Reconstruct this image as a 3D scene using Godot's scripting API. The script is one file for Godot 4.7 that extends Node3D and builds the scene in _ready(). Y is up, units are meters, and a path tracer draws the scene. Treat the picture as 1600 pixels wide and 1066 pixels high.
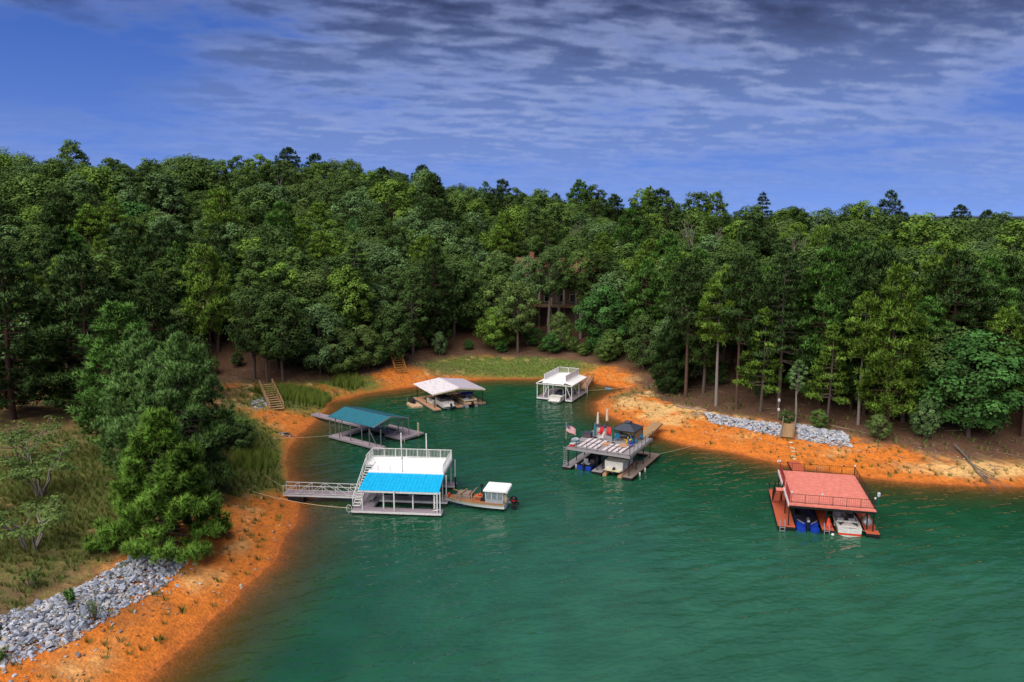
extends Node3D
# A lake cove with private docks below a wooded hill. Metres, y up; the water is y = 0.

const ONES := ["first", "second", "third", "fourth", "fifth", "sixth", "seventh", "eighth", "ninth", "tenth", "eleventh", "twelfth", "thirteenth", "fourteenth", "fifteenth", "sixteenth", "seventeenth", "eighteenth", "nineteenth"]
const CAM_AT := Vector3(0, 32, 0)
const CAM_PITCH := -9.04
const CAM_FOV := 47.0

var rng := RandomNumberGenerator.new()
var M := {}          # materials
var T := {}          # textures
var used := {}
var n1 := FastNoiseLite.new()
var n2 := FastNoiseLite.new()
var n3 := FastNoiseLite.new()


# ---------------------------------------------------------------- mesh builder
class MB:
	var v := PackedVector3Array()
	var n := PackedVector3Array()
	var c := PackedColorArray()
	var colored := false

	func tri(a: Vector3, b: Vector3, d: Vector3, out: Vector3, col := Color.WHITE) -> void:
		var nn := (d - a).cross(b - a)
		if nn.dot(out) < 0.0:
			var t := b
			b = d
			d = t
			nn = -nn
		nn = nn.normalized()
		v.append(a); v.append(b); v.append(d)
		n.append(nn); n.append(nn); n.append(nn)
		c.append(col); c.append(col); c.append(col)

	func quad(a: Vector3, b: Vector3, d: Vector3, e: Vector3, out: Vector3, col := Color.WHITE) -> void:
		tri(a, b, d, out, col)
		tri(a, d, e, out, col)

	func smooth_tri(a: Vector3, b: Vector3, d: Vector3, na: Vector3, nb: Vector3, nd: Vector3, col := Color.WHITE) -> void:
		if (d - a).cross(b - a).dot(na + nb + nd) < 0.0:
			var t := b; b = d; d = t
			t = nb; nb = nd; nd = t
		v.append(a); v.append(b); v.append(d)
		n.append(na); n.append(nb); n.append(nd)
		c.append(col); c.append(col); c.append(col)

	func obox(center: Vector3, hx: Vector3, hy: Vector3, hz: Vector3, col := Color.WHITE) -> void:
		for s in [-1.0, 1.0]:
			var p: Vector3 = center + hx * s
			quad(p - hy - hz, p + hy - hz, p + hy + hz, p - hy + hz, hx * s, col)
			p = center + hy * s
			quad(p - hx - hz, p + hx - hz, p + hx + hz, p - hx + hz, hy * s, col)
			p = center + hz * s
			quad(p - hx - hy, p + hx - hy, p + hx + hy, p - hx + hy, hz * s, col)

	func box(x0: float, x1: float, y0: float, y1: float, z0: float, z1: float, col := Color.WHITE) -> void:
		obox(Vector3((x0 + x1) / 2, (y0 + y1) / 2, (z0 + z1) / 2), Vector3(absf(x1 - x0) / 2, 0, 0), Vector3(0, absf(y1 - y0) / 2, 0), Vector3(0, 0, absf(z1 - z0) / 2), col)

	func bar(a: Vector3, b: Vector3, w: float, h := -1.0, col := Color.WHITE) -> void:
		if h < 0.0: h = w
		var d := b - a
		var u := d.normalized()
		var up := Vector3.UP if absf(u.y) < 0.95 else Vector3.RIGHT
		var s := u.cross(up).normalized()
		obox((a + b) / 2, d / 2, s * w / 2, s.cross(u).normalized() * h / 2, col)

	func tube(a: Vector3, b: Vector3, r0: float, r1: float, seg := 6, col := Color.WHITE, caps := false) -> void:
		var u := (b - a).normalized()
		var s := u.cross(Vector3.UP if absf(u.y) < 0.9 else Vector3.RIGHT).normalized()
		var t := s.cross(u)
		for i in seg:
			var a0 := TAU * i / seg
			var a1 := TAU * (i + 1) / seg
			var d0 := s * cos(a0) + t * sin(a0)
			var d1 := s * cos(a1) + t * sin(a1)
			smooth_tri(a + d0 * r0, a + d1 * r0, b + d1 * r1, d0, d1, d1, col)
			smooth_tri(a + d0 * r0, b + d1 * r1, b + d0 * r1, d0, d1, d0, col)
			if caps:
				tri(b, b + d0 * r1, b + d1 * r1, u, col)
				tri(a, a + d0 * r0, a + d1 * r0, -u, col)

	func path(pts: Array, r: float, seg := 5, col := Color.WHITE) -> void:
		for i in pts.size() - 1:
			tube(pts[i], pts[i + 1], r, r, seg, col)

	func lathe(center: Vector3, prof: Array, seg := 12, col := Color.WHITE, sx := 1.0, sz := 1.0) -> void:
		# prof: Vector2(radius, y) from bottom to top
		for k in prof.size() - 1:
			var p: Vector2 = prof[k]
			var q: Vector2 = prof[k + 1]
			for i in seg:
				var a0 := TAU * i / seg
				var a1 := TAU * (i + 1) / seg
				var u0 := Vector3(cos(a0) * sx, 0, sin(a0) * sz)
				var u1 := Vector3(cos(a1) * sx, 0, sin(a1) * sz)
				var A := center + u0 * p.x + Vector3(0, p.y, 0)
				var B := center + u1 * p.x + Vector3(0, p.y, 0)
				var D := center + u1 * q.x + Vector3(0, q.y, 0)
				var E := center + u0 * q.x + Vector3(0, q.y, 0)
				var slope := Vector3(0, (p.x - q.x) / maxf(absf(q.y - p.y), 0.02), 0)
				var m0 := (u0 + slope).normalized()
				var m1 := (u1 + slope).normalized()
				if p.x > 0.001:
					smooth_tri(A, B, D, m0, m1, m1, col)
				if q.x > 0.001:
					smooth_tri(A, D, E, m0, m1, m0, col)

	func prism(pts: PackedVector2Array, y0: float, y1: float, col := Color.WHITE) -> void:
		# a horizontal outline (x, z), extruded upwards
		var id := Geometry2D.triangulate_polygon(pts)
		for k in range(0, id.size(), 3):
			var a := pts[id[k]]
			var b := pts[id[k + 1]]
			var d := pts[id[k + 2]]
			tri(Vector3(a.x, y1, a.y), Vector3(b.x, y1, b.y), Vector3(d.x, y1, d.y), Vector3.UP, col)
			tri(Vector3(a.x, y0, a.y), Vector3(b.x, y0, b.y), Vector3(d.x, y0, d.y), Vector3.DOWN, col)
		var mid := Vector2.ZERO
		var cw := Geometry2D.is_polygon_clockwise(pts)
		for k in pts.size():
			var a := pts[k]
			var b := pts[(k + 1) % pts.size()]
			mid = (b - a).orthogonal() * (1.0 if cw else -1.0)
			quad(Vector3(a.x, y0, a.y), Vector3(b.x, y0, b.y), Vector3(b.x, y1, b.y), Vector3(a.x, y1, a.y), Vector3(-mid.x, 0, -mid.y), col)

	func mesh() -> ArrayMesh:
		var arr := []
		arr.resize(Mesh.ARRAY_MAX)
		arr[Mesh.ARRAY_VERTEX] = v
		arr[Mesh.ARRAY_NORMAL] = n
		if colored:
			arr[Mesh.ARRAY_COLOR] = c
		var m := ArrayMesh.new()
		m.add_surface_from_arrays(Mesh.PRIMITIVE_TRIANGLES, arr)
		return m


# ---------------------------------------------------------------- scene helpers
func numbered(called: String) -> String:
	if not used.has(called):
		used[called] = 0
		return called
	used[called] += 1
	return "%s_%03d" % [called, used[called]]


func thing(called: String, label: String, category: String, at := Vector3.ZERO, turn := 0.0, group := "") -> Node3D:
	var o := Node3D.new()
	o.name = numbered(called)
	o.position = at
	o.rotation.y = turn
	tag(o, label, category, group)
	add_child(o)
	return o


func tag(o: Node, label: String, category: String, group := "") -> void:
	o.set_meta("label", label)
	o.set_meta("category", category)
	if group:
		o.set_meta("group", group)


func part(parent: Node, called: String, mb: MB, m: Material) -> MeshInstance3D:
	var o := MeshInstance3D.new()
	o.name = called
	o.mesh = mb.mesh()
	o.material_override = m
	parent.add_child(o, true)
	return o


func put(parent: Node, called: String, mesh: Mesh, m: Material, tr := Transform3D()) -> MeshInstance3D:
	var o := MeshInstance3D.new()
	o.name = called
	o.mesh = mesh
	o.material_override = m
	o.transform = tr
	parent.add_child(o, true)
	return o


func struct(called: String, mesh: Mesh, m: Material) -> MeshInstance3D:
	var o := put(self, called, mesh, m)
	o.set_meta("kind", "structure")
	return o


func many(parent: Node, called: String, mesh: Mesh, m: Material, places: Array, colors := PackedColorArray()) -> MultiMeshInstance3D:
	var mm := MultiMesh.new()
	mm.transform_format = MultiMesh.TRANSFORM_3D
	mm.use_colors = colors.size() > 0
	mm.mesh = mesh
	mm.instance_count = places.size()
	for i in places.size():
		mm.set_instance_transform(i, places[i])
		if colors.size() > 0:
			mm.set_instance_color(i, colors[i])
	var o := MultiMeshInstance3D.new()
	o.name = called
	o.multimesh = mm
	o.material_override = m
	o.set_meta("kind", "stuff")
	parent.add_child(o, true)
	return o


func mat(r: int, g: int, b: int, rough := 0.7, metal := 0.0, tex := "grime", scale := 0.35) -> StandardMaterial3D:
	var m := StandardMaterial3D.new()
	m.albedo_color = Color8(r, g, b)
	m.roughness = rough
	m.metallic = metal
	if tex:
		m.albedo_texture = T[tex]
		m.uv1_triplanar = true
		m.uv1_scale = Vector3.ONE * scale
	return m


func noise_tex(size: int, freq: float, lo: float, hi: float, sd: int, oct := 5, kind := FastNoiseLite.TYPE_SIMPLEX_SMOOTH) -> NoiseTexture2D:
	var f := FastNoiseLite.new()
	f.seed = sd
	f.frequency = freq
	f.noise_type = kind
	f.fractal_octaves = oct
	var g := Gradient.new()
	g.set_color(0, Color(lo, lo, lo))
	g.set_color(1, Color(hi, hi, hi))
	var t := NoiseTexture2D.new()
	t.width = size
	t.height = size
	t.seamless = true
	t.noise = f
	t.color_ramp = g
	return t


func lin(r: float, g: float, b: float) -> Color:   # 0..255 sRGB to linear, for vertex colours
	return Color(r / 255.0, g / 255.0, b / 255.0).srgb_to_linear()


func project(p: Vector3) -> Vector2:   # where a place stands in a 1600 x 1066 picture; for telling alike trees apart in their labels
	var q := (p - CAM_AT).rotated(Vector3.RIGHT, -deg_to_rad(CAM_PITCH))
	var f := 533.0 / tan(deg_to_rad(CAM_FOV / 2))
	return Vector2(800 + f * q.x / maxf(-q.z, 0.1), 533 - f * q.y / maxf(-q.z, 0.1))


# ---------------------------------------------------------------- the lie of the land
var SHORE := PackedVector2Array([
	Vector2(-60, 300), Vector2(-45, 120), Vector2(-32, 40), Vector2(-28, -20), Vector2(-25.8, -42), Vector2(-25.1, -50.2), Vector2(-24.3, -55.2), Vector2(-23.5, -62.8), Vector2(-22.5, -70.5),
	Vector2(-23.1, -79.2), Vector2(-24.6, -86), Vector2(-27.5, -93.7), Vector2(-31.1, -104.5), Vector2(-31.6, -112.5), Vector2(-31.2, -119.8), Vector2(-31.6, -132.6), Vector2(-28, -139.6),
	Vector2(-19.4, -145.5), Vector2(-12.6, -150.8), Vector2(-5.1, -153.3), Vector2(5.1, -153.3), Vector2(15.3, -150.2), Vector2(20.1, -145.5), Vector2(21.8, -144.2), Vector2(17.5, -140.1),
	Vector2(14.6, -132.6), Vector2(14.8, -125.9), Vector2(16.9, -121.8), Vector2(19.4, -115.3), Vector2(21.6, -111.5), Vector2(25.3, -106.9), Vector2(29.9, -103.9), Vector2(34, -100.5),
	Vector2(36.5, -97.8), Vector2(44.8, -92.5), Vector2(50.3, -90.9), Vector2(61.4, -90.2), Vector2(74, -92), Vector2(95, -88), Vector2(130, -74), Vector2(200, -66), Vector2(420, -30), Vector2(520, 300)])
var WOODS := PackedVector2Array([
	Vector2(-420, -90), Vector2(-130, -112), Vector2(-92.2, -128.4), Vector2(-88, -131.9), Vector2(-78.5, -134.5), Vector2(-69.4, -136.9), Vector2(-53.5, -139), Vector2(-44.3, -139), Vector2(-38, -143), Vector2(-29.7, -149.2),
	Vector2(-21.2, -159.6), Vector2(-11.2, -168.9), Vector2(6.9, -167.3), Vector2(21.2, -158), Vector2(25.5, -146), Vector2(26.9, -125.7), Vector2(31.2, -121.2), Vector2(36.6, -116.4), Vector2(45.9, -110.3),
	Vector2(49.1, -102.4), Vector2(53.9, -99.8), Vector2(65.8, -98.5), Vector2(100, -96), Vector2(200, -76), Vector2(430, -40), Vector2(900, -900), Vector2(-900, -900)])
const GX0 := -140.0
const GZ0 := -270.0
const GS := 2.0
const GNX := 146
const GNZ := 141
var sd_shore := PackedFloat32Array()
var sd_woods := PackedFloat32Array()


func poly_sd(poly: PackedVector2Array, p: Vector2) -> float:   # positive inside
	var best := 1e12
	var inside := false
	var a := poly[poly.size() - 1]
	for b in poly:
		var e := b - a
		var w := p - a
		var q := w - e * clampf(w.dot(e) / e.length_squared(), 0, 1)
		best = minf(best, q.length_squared())
		if (a.y > p.y) != (b.y > p.y) and p.x < (b.x - a.x) * (p.y - a.y) / (b.y - a.y) + a.x:
			inside = not inside
		a = b
	return sqrt(best) if inside else -sqrt(best)


func make_fields() -> void:
	sd_shore.resize(GNX * GNZ)
	sd_woods.resize(GNX * GNZ)
	for j in GNZ:
		for i in GNX:
			var p := Vector2(GX0 + i * GS, GZ0 + j * GS)
			sd_shore[j * GNX + i] = -poly_sd(SHORE, p)
			sd_woods[j * GNX + i] = poly_sd(WOODS, p)


func look(field: PackedFloat32Array, x: float, z: float) -> float:
	var u := clampf((x - GX0) / GS, 0, GNX - 1.001)
	var w := clampf((z - GZ0) / GS, 0, GNZ - 1.001)
	var i := int(u)
	var j := int(w)
	u -= i
	w -= j
	var k := j * GNX + i
	return lerpf(lerpf(field[k], field[k + 1], u), lerpf(field[k + GNX], field[k + GNX + 1], u), w)


func inland(x: float, z: float) -> float:
	var d: float
	if x > GX0 and x < GX0 + GS * (GNX - 1) and z > GZ0 and z < GZ0 + GS * (GNZ - 1):
		d = look(sd_shore, x, z)
	else:
		d = -poly_sd(SHORE, Vector2(x, z))
	return d + n1.get_noise_2d(x * 3.0, z * 3.0) * 0.9 + n2.get_noise_2d(x * 6.0, z * 6.0) * 0.35


func wooded(x: float, z: float) -> float:
	if x > GX0 and x < GX0 + GS * (GNX - 1) and z > GZ0 and z < GZ0 + GS * (GNZ - 1):
		return look(sd_woods, x, z)
	return poly_sd(WOODS, Vector2(x, z))


func ground(x: float, z: float) -> float:
	var d := inland(x, z)
	if d < 0.0:
		return maxf(-7.0, 0.19 * d)
	var h := 2.95 * (1.0 - exp(-d * 0.085))
	h += 0.13 * (smoothstep(1.1, 1.5, d) + smoothstep(2.9, 3.4, d) + smoothstep(5.2, 5.8, d)) - 0.2 * smoothstep(0.5, 6.0, d)   # old waterlines cut into the clay
	h += n2.get_noise_2d(x * 2.0, z * 2.0) * 0.28 * clampf(d / 4.0, 0, 1) + n3.get_noise_2d(x * 8, z * 8) * 0.10 * clampf(d / 2.0, 0, 1)
	var g := wooded(x, z) + 2.0
	if g > 0.0:
		var s := lerpf(0.255, 0.18, clampf((x + 150) / 150, 0, 1)) + 0.052 * exp(-pow((x + 65) / 45, 2)) if x < 0 else lerpf(0.18, 0.082, clampf(x / 75, 0, 1))
		var e := g if g < 92 else 92 + 16 * (1 - exp(-(g - 92) / 16))
		h += s * e * g / (g + 7.0) + n1.get_noise_2d(x * 0.5, z * 0.5) * 4.0 * clampf(g / 40, 0, 1)
		h -= 0.11 * maxf(0, g - 150)
		if g > 200:
			var r := Vector2(x, z).length()
			h = maxf(h, 9 + 8 * n1.get_noise_2d(x * 0.08, z * 0.08) + clampf((r - 450) / 1200, 0, 1) * (5 + 14 * n1.get_noise_2d(x * 0.03 + 9, z * 0.03)))
	return h


func at_ground(x: float, z: float, up := 0.0) -> Vector3:
	return Vector3(x, ground(x, z) + up, z)


# ground colour: [x, z, radius x, radius z, strength, kind]; kinds: 0 clay, 1 pale clay, 2 grass, 3 leaf litter, 4 dry grass
const PATCHES := [
	[-29, -64, 5, 16, 1.0, 0], [-27.5, -75, 3.6, 5.5, 1.0, 0], [-26, -71, 2.2, 3.4, 1.4, 1], [-27, -63, 2.4, 2.6, 1.3, 1], [-29.5, -50, 2.8, 4.0, 1.2, 1], [-27.5, -78.5, 2.2, 2.0, 1.2, 1], [-29.2, -58.5, 1.8, 2.0, 1.0, 3], [-31, -46, 6, 8, 0.9, 0],
	[-31, -90, 4.5, 7, 1.5, 2], [-33.5, -97, 5, 8, 1.6, 2], [-38, -107, 5, 7, 1.4, 2], [-35.5, -117, 4.5, 5.5, 1.0, 0], [-34.5, -114, 2.5, 2.5, 0.7, 1], [-37.5, -119.5, 2.5, 2.5, 0.9, 0],
	[-36, -131, 7, 5.5, 1.7, 2], [-30, -144, 7, 4.5, 1.3, 2], [-22, -151, 3.8, 4.5, 1.3, 0], [-13, -156.5, 8, 4, 0.8, 4], [-3, -159, 14, 6, 1.6, 2], [8, -157, 9, 5, 1.4, 2], [-36, -123, 6, 4, 0.6, 2], [-41, -113, 6, 6, 0.9, 2], [19.5, -153, 6, 5, 1.1, 0],
	[23, -150, 4, 3, 0.7, 1], [25, -141, 4, 5, 0.6, 4], [18.5, -134, 3, 5, 0.6, 4], [20, -128, 4.5, 5, 0.8, 1], [24.5, -119, 4.5, 5, 0.9, 1], [33, -108, 3, 1.6, 0.9, 1], [42, -100, 4, 1.4, 0.8, 1], [29, -110, 7, 5, 1.2, 0], [37, -103, 7, 4, 1.3, 0], [46, -97.5, 7, 4.5, 1.2, 0],
	[55, -93.6, 8, 2.6, 1.5, 1], [65, -92.6, 9, 2.4, 1.4, 1], [58, -96.5, 8, 2.0, 0.9, 3], [68, -96, 8, 3, 0.7, 4], [-44, -70, 9, 20, 0.8, 4], [-41, -60, 6, 8, 0.5, 3], [-36.5, -79, 5, 5, 0.8, 3], [-48, -58, 8, 10, 1.1, 2], [-50, -85, 13, 14, 1.2, 2], [-42, -72, 6, 9, 0.9, 2], [-62, -100, 14, 10, 0.7, 4], [-29.5, -56, 2.5, 4, 0.6, 4], [-28.5, -67.5, 1.6, 2.5, 0.6, 4]]


func soil(x: float, z: float, d: float, g: float) -> Color:
	var w := [0.12, 0.0, 0.0, 0.0, 0.0]
	for p in PATCHES:
		var dx: float = (x - p[0]) / p[2]
		var dz: float = (z - p[1]) / p[3]
		var q := dx * dx + dz * dz
		if q < 6.0:
			w[p[5]] += p[4] * exp(-q)
	var a := n2.get_noise_2d(x * 5, z * 5)
	var b := n3.get_noise_2d(x * 14, z * 14)
	var e := n1.get_noise_2d(x * 11 + 300, z * 11)
	w[0] += 0.45 * clampf(1 - d / 9.0, 0, 1) + 0.35 * a - 0.25 * b
	w[1] += 1.1 * e + 0.6 * b * clampf(1 - d / 11.0, 0, 1)
	w[2] += 0.55 * n3.get_noise_2d(x * 11 + 70, z * 11) - 0.05
	w[3] += 0.22 * clampf((d - 9) / 5.0, 0, 1) + 1.8 * clampf((g + 2.5) / 3.5, 0, 1) + 0.45 * e + 0.85 * n3.get_noise_2d(x * 17, z * 17 + 40)
	w[4] += 0.3 * clampf((d - 8) / 6.0, 0, 1) - 0.3 * b
	w[1] *= clampf((d - 1.0) / 2.5, 0.1, 1)
	var cols := [Color(0.80, 0.225, 0.020), Color(0.95, 0.58, 0.22), Color(0.140, 0.215, 0.030), Color(0.150, 0.076, 0.042), Color(0.190, 0.155, 0.050)]
	var sum := 0.0
	var r := Vector3.ZERO
	for k in 5:
		var ww := pow(maxf(w[k], 0.0), 2.6)
		sum += ww
		r += Vector3(cols[k].r, cols[k].g, cols[k].b) * ww
	r /= maxf(sum, 1e-4)
	var wet := clampf(1.0 - d / 1.1, 0, 1)
	r = r.lerp(Vector3(0.50, 0.125, 0.020), 0.75 * wet)   # soaked clay at the water's edge
	if d < 0:
		r = r.lerp(Vector3(0.40, 0.14, 0.03), clampf(-d / 2.0, 0, 1)).lerp(Vector3(0.03, 0.07, 0.03), clampf((-d - 4) / 8.0, 0, 1))
	for line in [1.6, 3.3, 5.6]:   # wrack left by earlier water levels
		r *= 1.0 - 0.22 * exp(-pow((d - line) / 0.4, 2)) * clampf(0.5 + 1.5 * e, 0, 1)
	r *= 1.0 + 0.30 * b
	if g > 180 or (d > 4 and x * x + z * z > 110000.0):
		r = Vector3(0.035, 0.06, 0.02) * (1 + 0.5 * b + 0.5 * a)
	return Color(clampf(r.x, 0, 1), clampf(r.y, 0, 1), clampf(r.z, 0, 1))


func axis(lo: float, fine0: float, fine1: float, hi: float, step: float) -> PackedFloat32Array:
	var right := PackedFloat32Array()
	var p := fine0
	while p <= fine1:
		right.append(p)
		p += step
	var s := step
	while p < hi:
		right.append(p)
		s *= 1.16
		p += s
	right.append(hi)
	var left := PackedFloat32Array()
	s = step * 1.16
	p = fine0 - s
	while p > lo:
		left.append(p)
		s *= 1.16
		p -= s
	left.append(lo)
	left.reverse()
	left.append_array(right)
	return left


func make_land() -> void:
	var gx := axis(-3500, -66, 74, 3500, 0.7)
	var gz := axis(-4200, -176, -38, 700, 0.7)
	var nx := gx.size()
	var nz := gz.size()
	var v := PackedVector3Array()
	var c := PackedColorArray()
	var dd := PackedFloat32Array()
	v.resize(nx * nz); c.resize(nx * nz); dd.resize(nx * nz)
	for j in nz:
		for i in nx:
			var x := gx[i]
			var z := gz[j]
			var k := j * nx + i
			var h := ground(x, z)
			var d := inland(x, z)
			v[k] = Vector3(x, h, z)
			dd[k] = h
			c[k] = soil(x, z, d, wooded(x, z)) if d > -30 else Color(0.03, 0.07, 0.03)
	var n := PackedVector3Array()
	n.resize(nx * nz)
	for j in nz:
		for i in nx:
			var i0 := maxi(i - 1, 0)
			var i1 := mini(i + 1, nx - 1)
			var j0 := maxi(j - 1, 0)
			var j1 := mini(j + 1, nz - 1)
			var sx := (v[j * nx + i1].y - v[j * nx + i0].y) / (gx[i1] - gx[i0])
			var sz := (v[j1 * nx + i].y - v[j0 * nx + i].y) / (gz[j1] - gz[j0])
			n[j * nx + i] = Vector3(-sx, 1, -sz).normalized()
	var idx := PackedInt32Array()
	for j in nz - 1:
		for i in nx - 1:
			var k := j * nx + i
			var q := [k, k + 1, k + nx + 1, k, k + nx + 1, k + nx]
			idx.append_array(q)
	var arr := []
	arr.resize(Mesh.ARRAY_MAX)
	arr[Mesh.ARRAY_VERTEX] = v
	arr[Mesh.ARRAY_NORMAL] = n
	arr[Mesh.ARRAY_COLOR] = c
	arr[Mesh.ARRAY_INDEX] = idx
	var m := ArrayMesh.new()
	m.add_surface_from_arrays(Mesh.PRIMITIVE_TRIANGLES, arr)
	struct("ground", m, M.soil)
	make_lake()


func make_lake() -> void:
	# silty near the bank, where its bed shows through; low crossing waves, smaller ripples in the material
	rng.seed = 246
	var waves := []
	for k in 12:
		var a := deg_to_rad(62 + rng.randf_range(-34, 34))
		var l := 0.85 * pow(3.4, k / 11.0)
		waves.append([cos(a) * TAU / l, sin(a) * TAU / l, rng.randf() * TAU, l * 0.0105])
	var gx := axis(-3500, -34, 66, 3500, 0.36)
	var gz := axis(-4200, -154, -47, 700, 0.36)
	var nx := gx.size()
	var nz := gz.size()
	var turn := 0.30
	var v := PackedVector3Array()
	var n := PackedVector3Array()
	var c := PackedColorArray()
	var dd := PackedFloat32Array()
	v.resize(nx * nz); n.resize(nx * nz); c.resize(nx * nz); dd.resize(nx * nz)
	for j in nz:
		for i in nx:
			var x := gx[i]
			var z := gz[j]
			var k := j * nx + i
			var h := ground(x, z)
			dd[k] = h
			var y := 0.0
			var sx := 0.0
			var sz := 0.0
			if h < 0.1 and x > -35 and x < 67 and z > -155 and z < -46:
				var calm := clampf((0.25 - h) / 1.2, 0.12, 1.0) * (0.72 + 0.55 * n1.get_noise_2d(x * 2.0 + 500, z * 2.0))
				calm *= clampf((x + 35) / 4, 0, 1) * clampf((67 - x) / 6, 0, 1) * clampf((-46 - z) / 3, 0, 1)
				for w in waves:
					var p: float = w[0] * x + w[1] * z + w[2]
					var q: float = w[3] * calm
					y += q * sin(p)
					var e := q * cos(p)
					sx += e * w[0]
					sz += e * w[1]
			v[k] = Vector3(x, y, z).rotated(Vector3.UP, -turn)
			n[k] = Vector3(-sx, 1, -sz).normalized().rotated(Vector3.UP, -turn)
			var dep := maxf(-h, 0.0)
			var col := Color(0.080, 0.066, 0.018).lerp(Color(0.011, 0.080, 0.036), pow(clampf(dep / 1.6, 0, 1), 0.8))
			var deep := clampf((z + 112) / 45.0, 0, 1) * clampf((dep - 1.2) / 4.0, 0, 1)
			col = col.lerp(Color(0.028, 0.126, 0.078), deep)
			col.a = clampf(0.16 + 0.84 * (1 - exp(-dep * 2.0)), 0, 1)
			c[k] = col
	var idx := PackedInt32Array()
	for j in nz - 1:
		for i in nx - 1:
			var k := j * nx + i
			if minf(minf(dd[k], dd[k + 1]), minf(dd[k + nx], dd[k + nx + 1])) < 0.08:
				idx.append_array([k, k + 1, k + nx + 1, k, k + nx + 1, k + nx])
	var arr := []
	arr.resize(Mesh.ARRAY_MAX)
	arr[Mesh.ARRAY_VERTEX] = v
	arr[Mesh.ARRAY_NORMAL] = n
	arr[Mesh.ARRAY_COLOR] = c
	arr[Mesh.ARRAY_INDEX] = idx
	var m := ArrayMesh.new()
	m.add_surface_from_arrays(Mesh.PRIMITIVE_TRIANGLES, arr)
	var lake := struct("lake_water", m, M.water)
	lake.rotation.y = turn


# ---------------------------------------------------------------- sky, light, materials
func sky_texture() -> ImageTexture:
	var w := 4096
	var h := 2048
	var f1 := FastNoiseLite.new()
	f1.seed = 11; f1.frequency = 0.62; f1.fractal_octaves = 6; f1.fractal_gain = 0.55
	f1.domain_warp_enabled = true; f1.domain_warp_amplitude = 0.45; f1.domain_warp_frequency = 0.9
	var f2 := FastNoiseLite.new()
	f2.seed = 29; f2.frequency = 0.20; f2.fractal_octaves = 3
	var px := PackedFloat32Array()
	px.resize(w * h * 3)
	px.fill(0.05)
	var lin_low := lin(128, 163, 238)
	var lin_high := lin(6, 70, 160)
	var thin := lin(104, 126, 180)
	var pale := lin(162, 175, 212)
	var dark := lin(58, 63, 90)
	for j in h:
		var e := PI / 2 - PI * (j + 0.5) / h
		if e < -0.03:
			break
		var low := e < deg_to_rad(24)
		var y := sin(e)
		var ce := cos(e)
		var up := clampf(e / deg_to_rad(20.0), 0, 1)
		var blue := lin_low.lerp(lin_high, pow(up, 0.55))
		var k := 1.0 / (maxf(y, 0.0) + 0.10)
		var i := 0
		while i < w:
			var az := TAU * (i + 0.5) / w
			var step := 1 if low and (az < 0.75 or az > TAU - 0.75) else 3 if low else 8
			# the panorama's first column looks along -z, then it turns towards +x
			var dx := sin(az) * ce
			var dz := -cos(az) * ce
			var qx := dx * k * 1.35 + 0.35 * dz * k
			var qz := dz * k * 1.5
			var a := f1.get_noise_2d(qx, qz)
			var b := f2.get_noise_2d(qx + 40, qz * 0.8)
			var fine := f1.get_noise_2d(qx * 3.6 + 9 + qz, qz * 5.5)
			var cover := 0.52 + 0.55 * b + 0.70 * a + 0.34 * fine + 0.40 * clampf(dx * 1.5 + 0.30, -0.5, 0.6) * up + 0.45 * up - 0.60 * exp(-pow((dx + 0.53) / 0.17, 2) - pow((y - 0.15) / 0.065, 2)) - 0.30 * exp(-pow(y / 0.05, 2))
			cover = smoothstep(-0.05, 1.0, cover)
			var thick := clampf(0.36 + 0.85 * a + 0.80 * fine + 0.45 * b, 0, 1)
			var cl := pale.lerp(lin_low.lerp(thin, clampf(0.35 + up * 1.5, 0, 1)), clampf(thick * 1.9, 0, 1)).lerp(dark, clampf(smoothstep(0.32, 0.80, up) * (0.50 + 0.75 * thick), 0, 1))
			var c := blue.lerp(cl, cover * 0.90)
			for s in mini(step, w - i):
				var o := (j * w + i + s) * 3
				px[o] = c.r; px[o + 1] = c.g; px[o + 2] = c.b
			i += step
	var im := Image.create_from_data(w, h, false, Image.FORMAT_RGBF, px.to_byte_array())
	return ImageTexture.create_from_image(im)


func water_relief() -> ImageTexture:
	# two stretched swells and a fine chop, summed into one seamless height picture
	var n := 1024
	var f := FastNoiseLite.new()
	f.noise_type = FastNoiseLite.TYPE_SIMPLEX_SMOOTH
	f.seed = 5; f.frequency = 0.019; f.fractal_octaves = 1; f.fractal_gain = 0.45
	var a := f.get_seamless_image(n / 4, n)
	a.resize(n, n, Image.INTERPOLATE_CUBIC)
	f.seed = 8; f.frequency = 0.050; f.fractal_octaves = 1
	var b := f.get_seamless_image(n / 2, n)
	b.resize(n, n, Image.INTERPOLATE_CUBIC)
	f.seed = 17; f.frequency = 0.008; f.fractal_octaves = 1
	var c := f.get_seamless_image(n / 2, n)
	c.resize(n, n, Image.INTERPOLATE_CUBIC)
	for im in [a, b, c]:
		im.convert(Image.FORMAT_L8)
	var da: PackedByteArray = a.get_data()
	var db: PackedByteArray = b.get_data()
	var dc: PackedByteArray = c.get_data()
	for k in n * n:
		da[k] = (da[k] * 6 + db[k] * 10 + dc[k] * 4) / 20
	return ImageTexture.create_from_image(Image.create_from_data(n, n, false, Image.FORMAT_L8, da))


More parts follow.
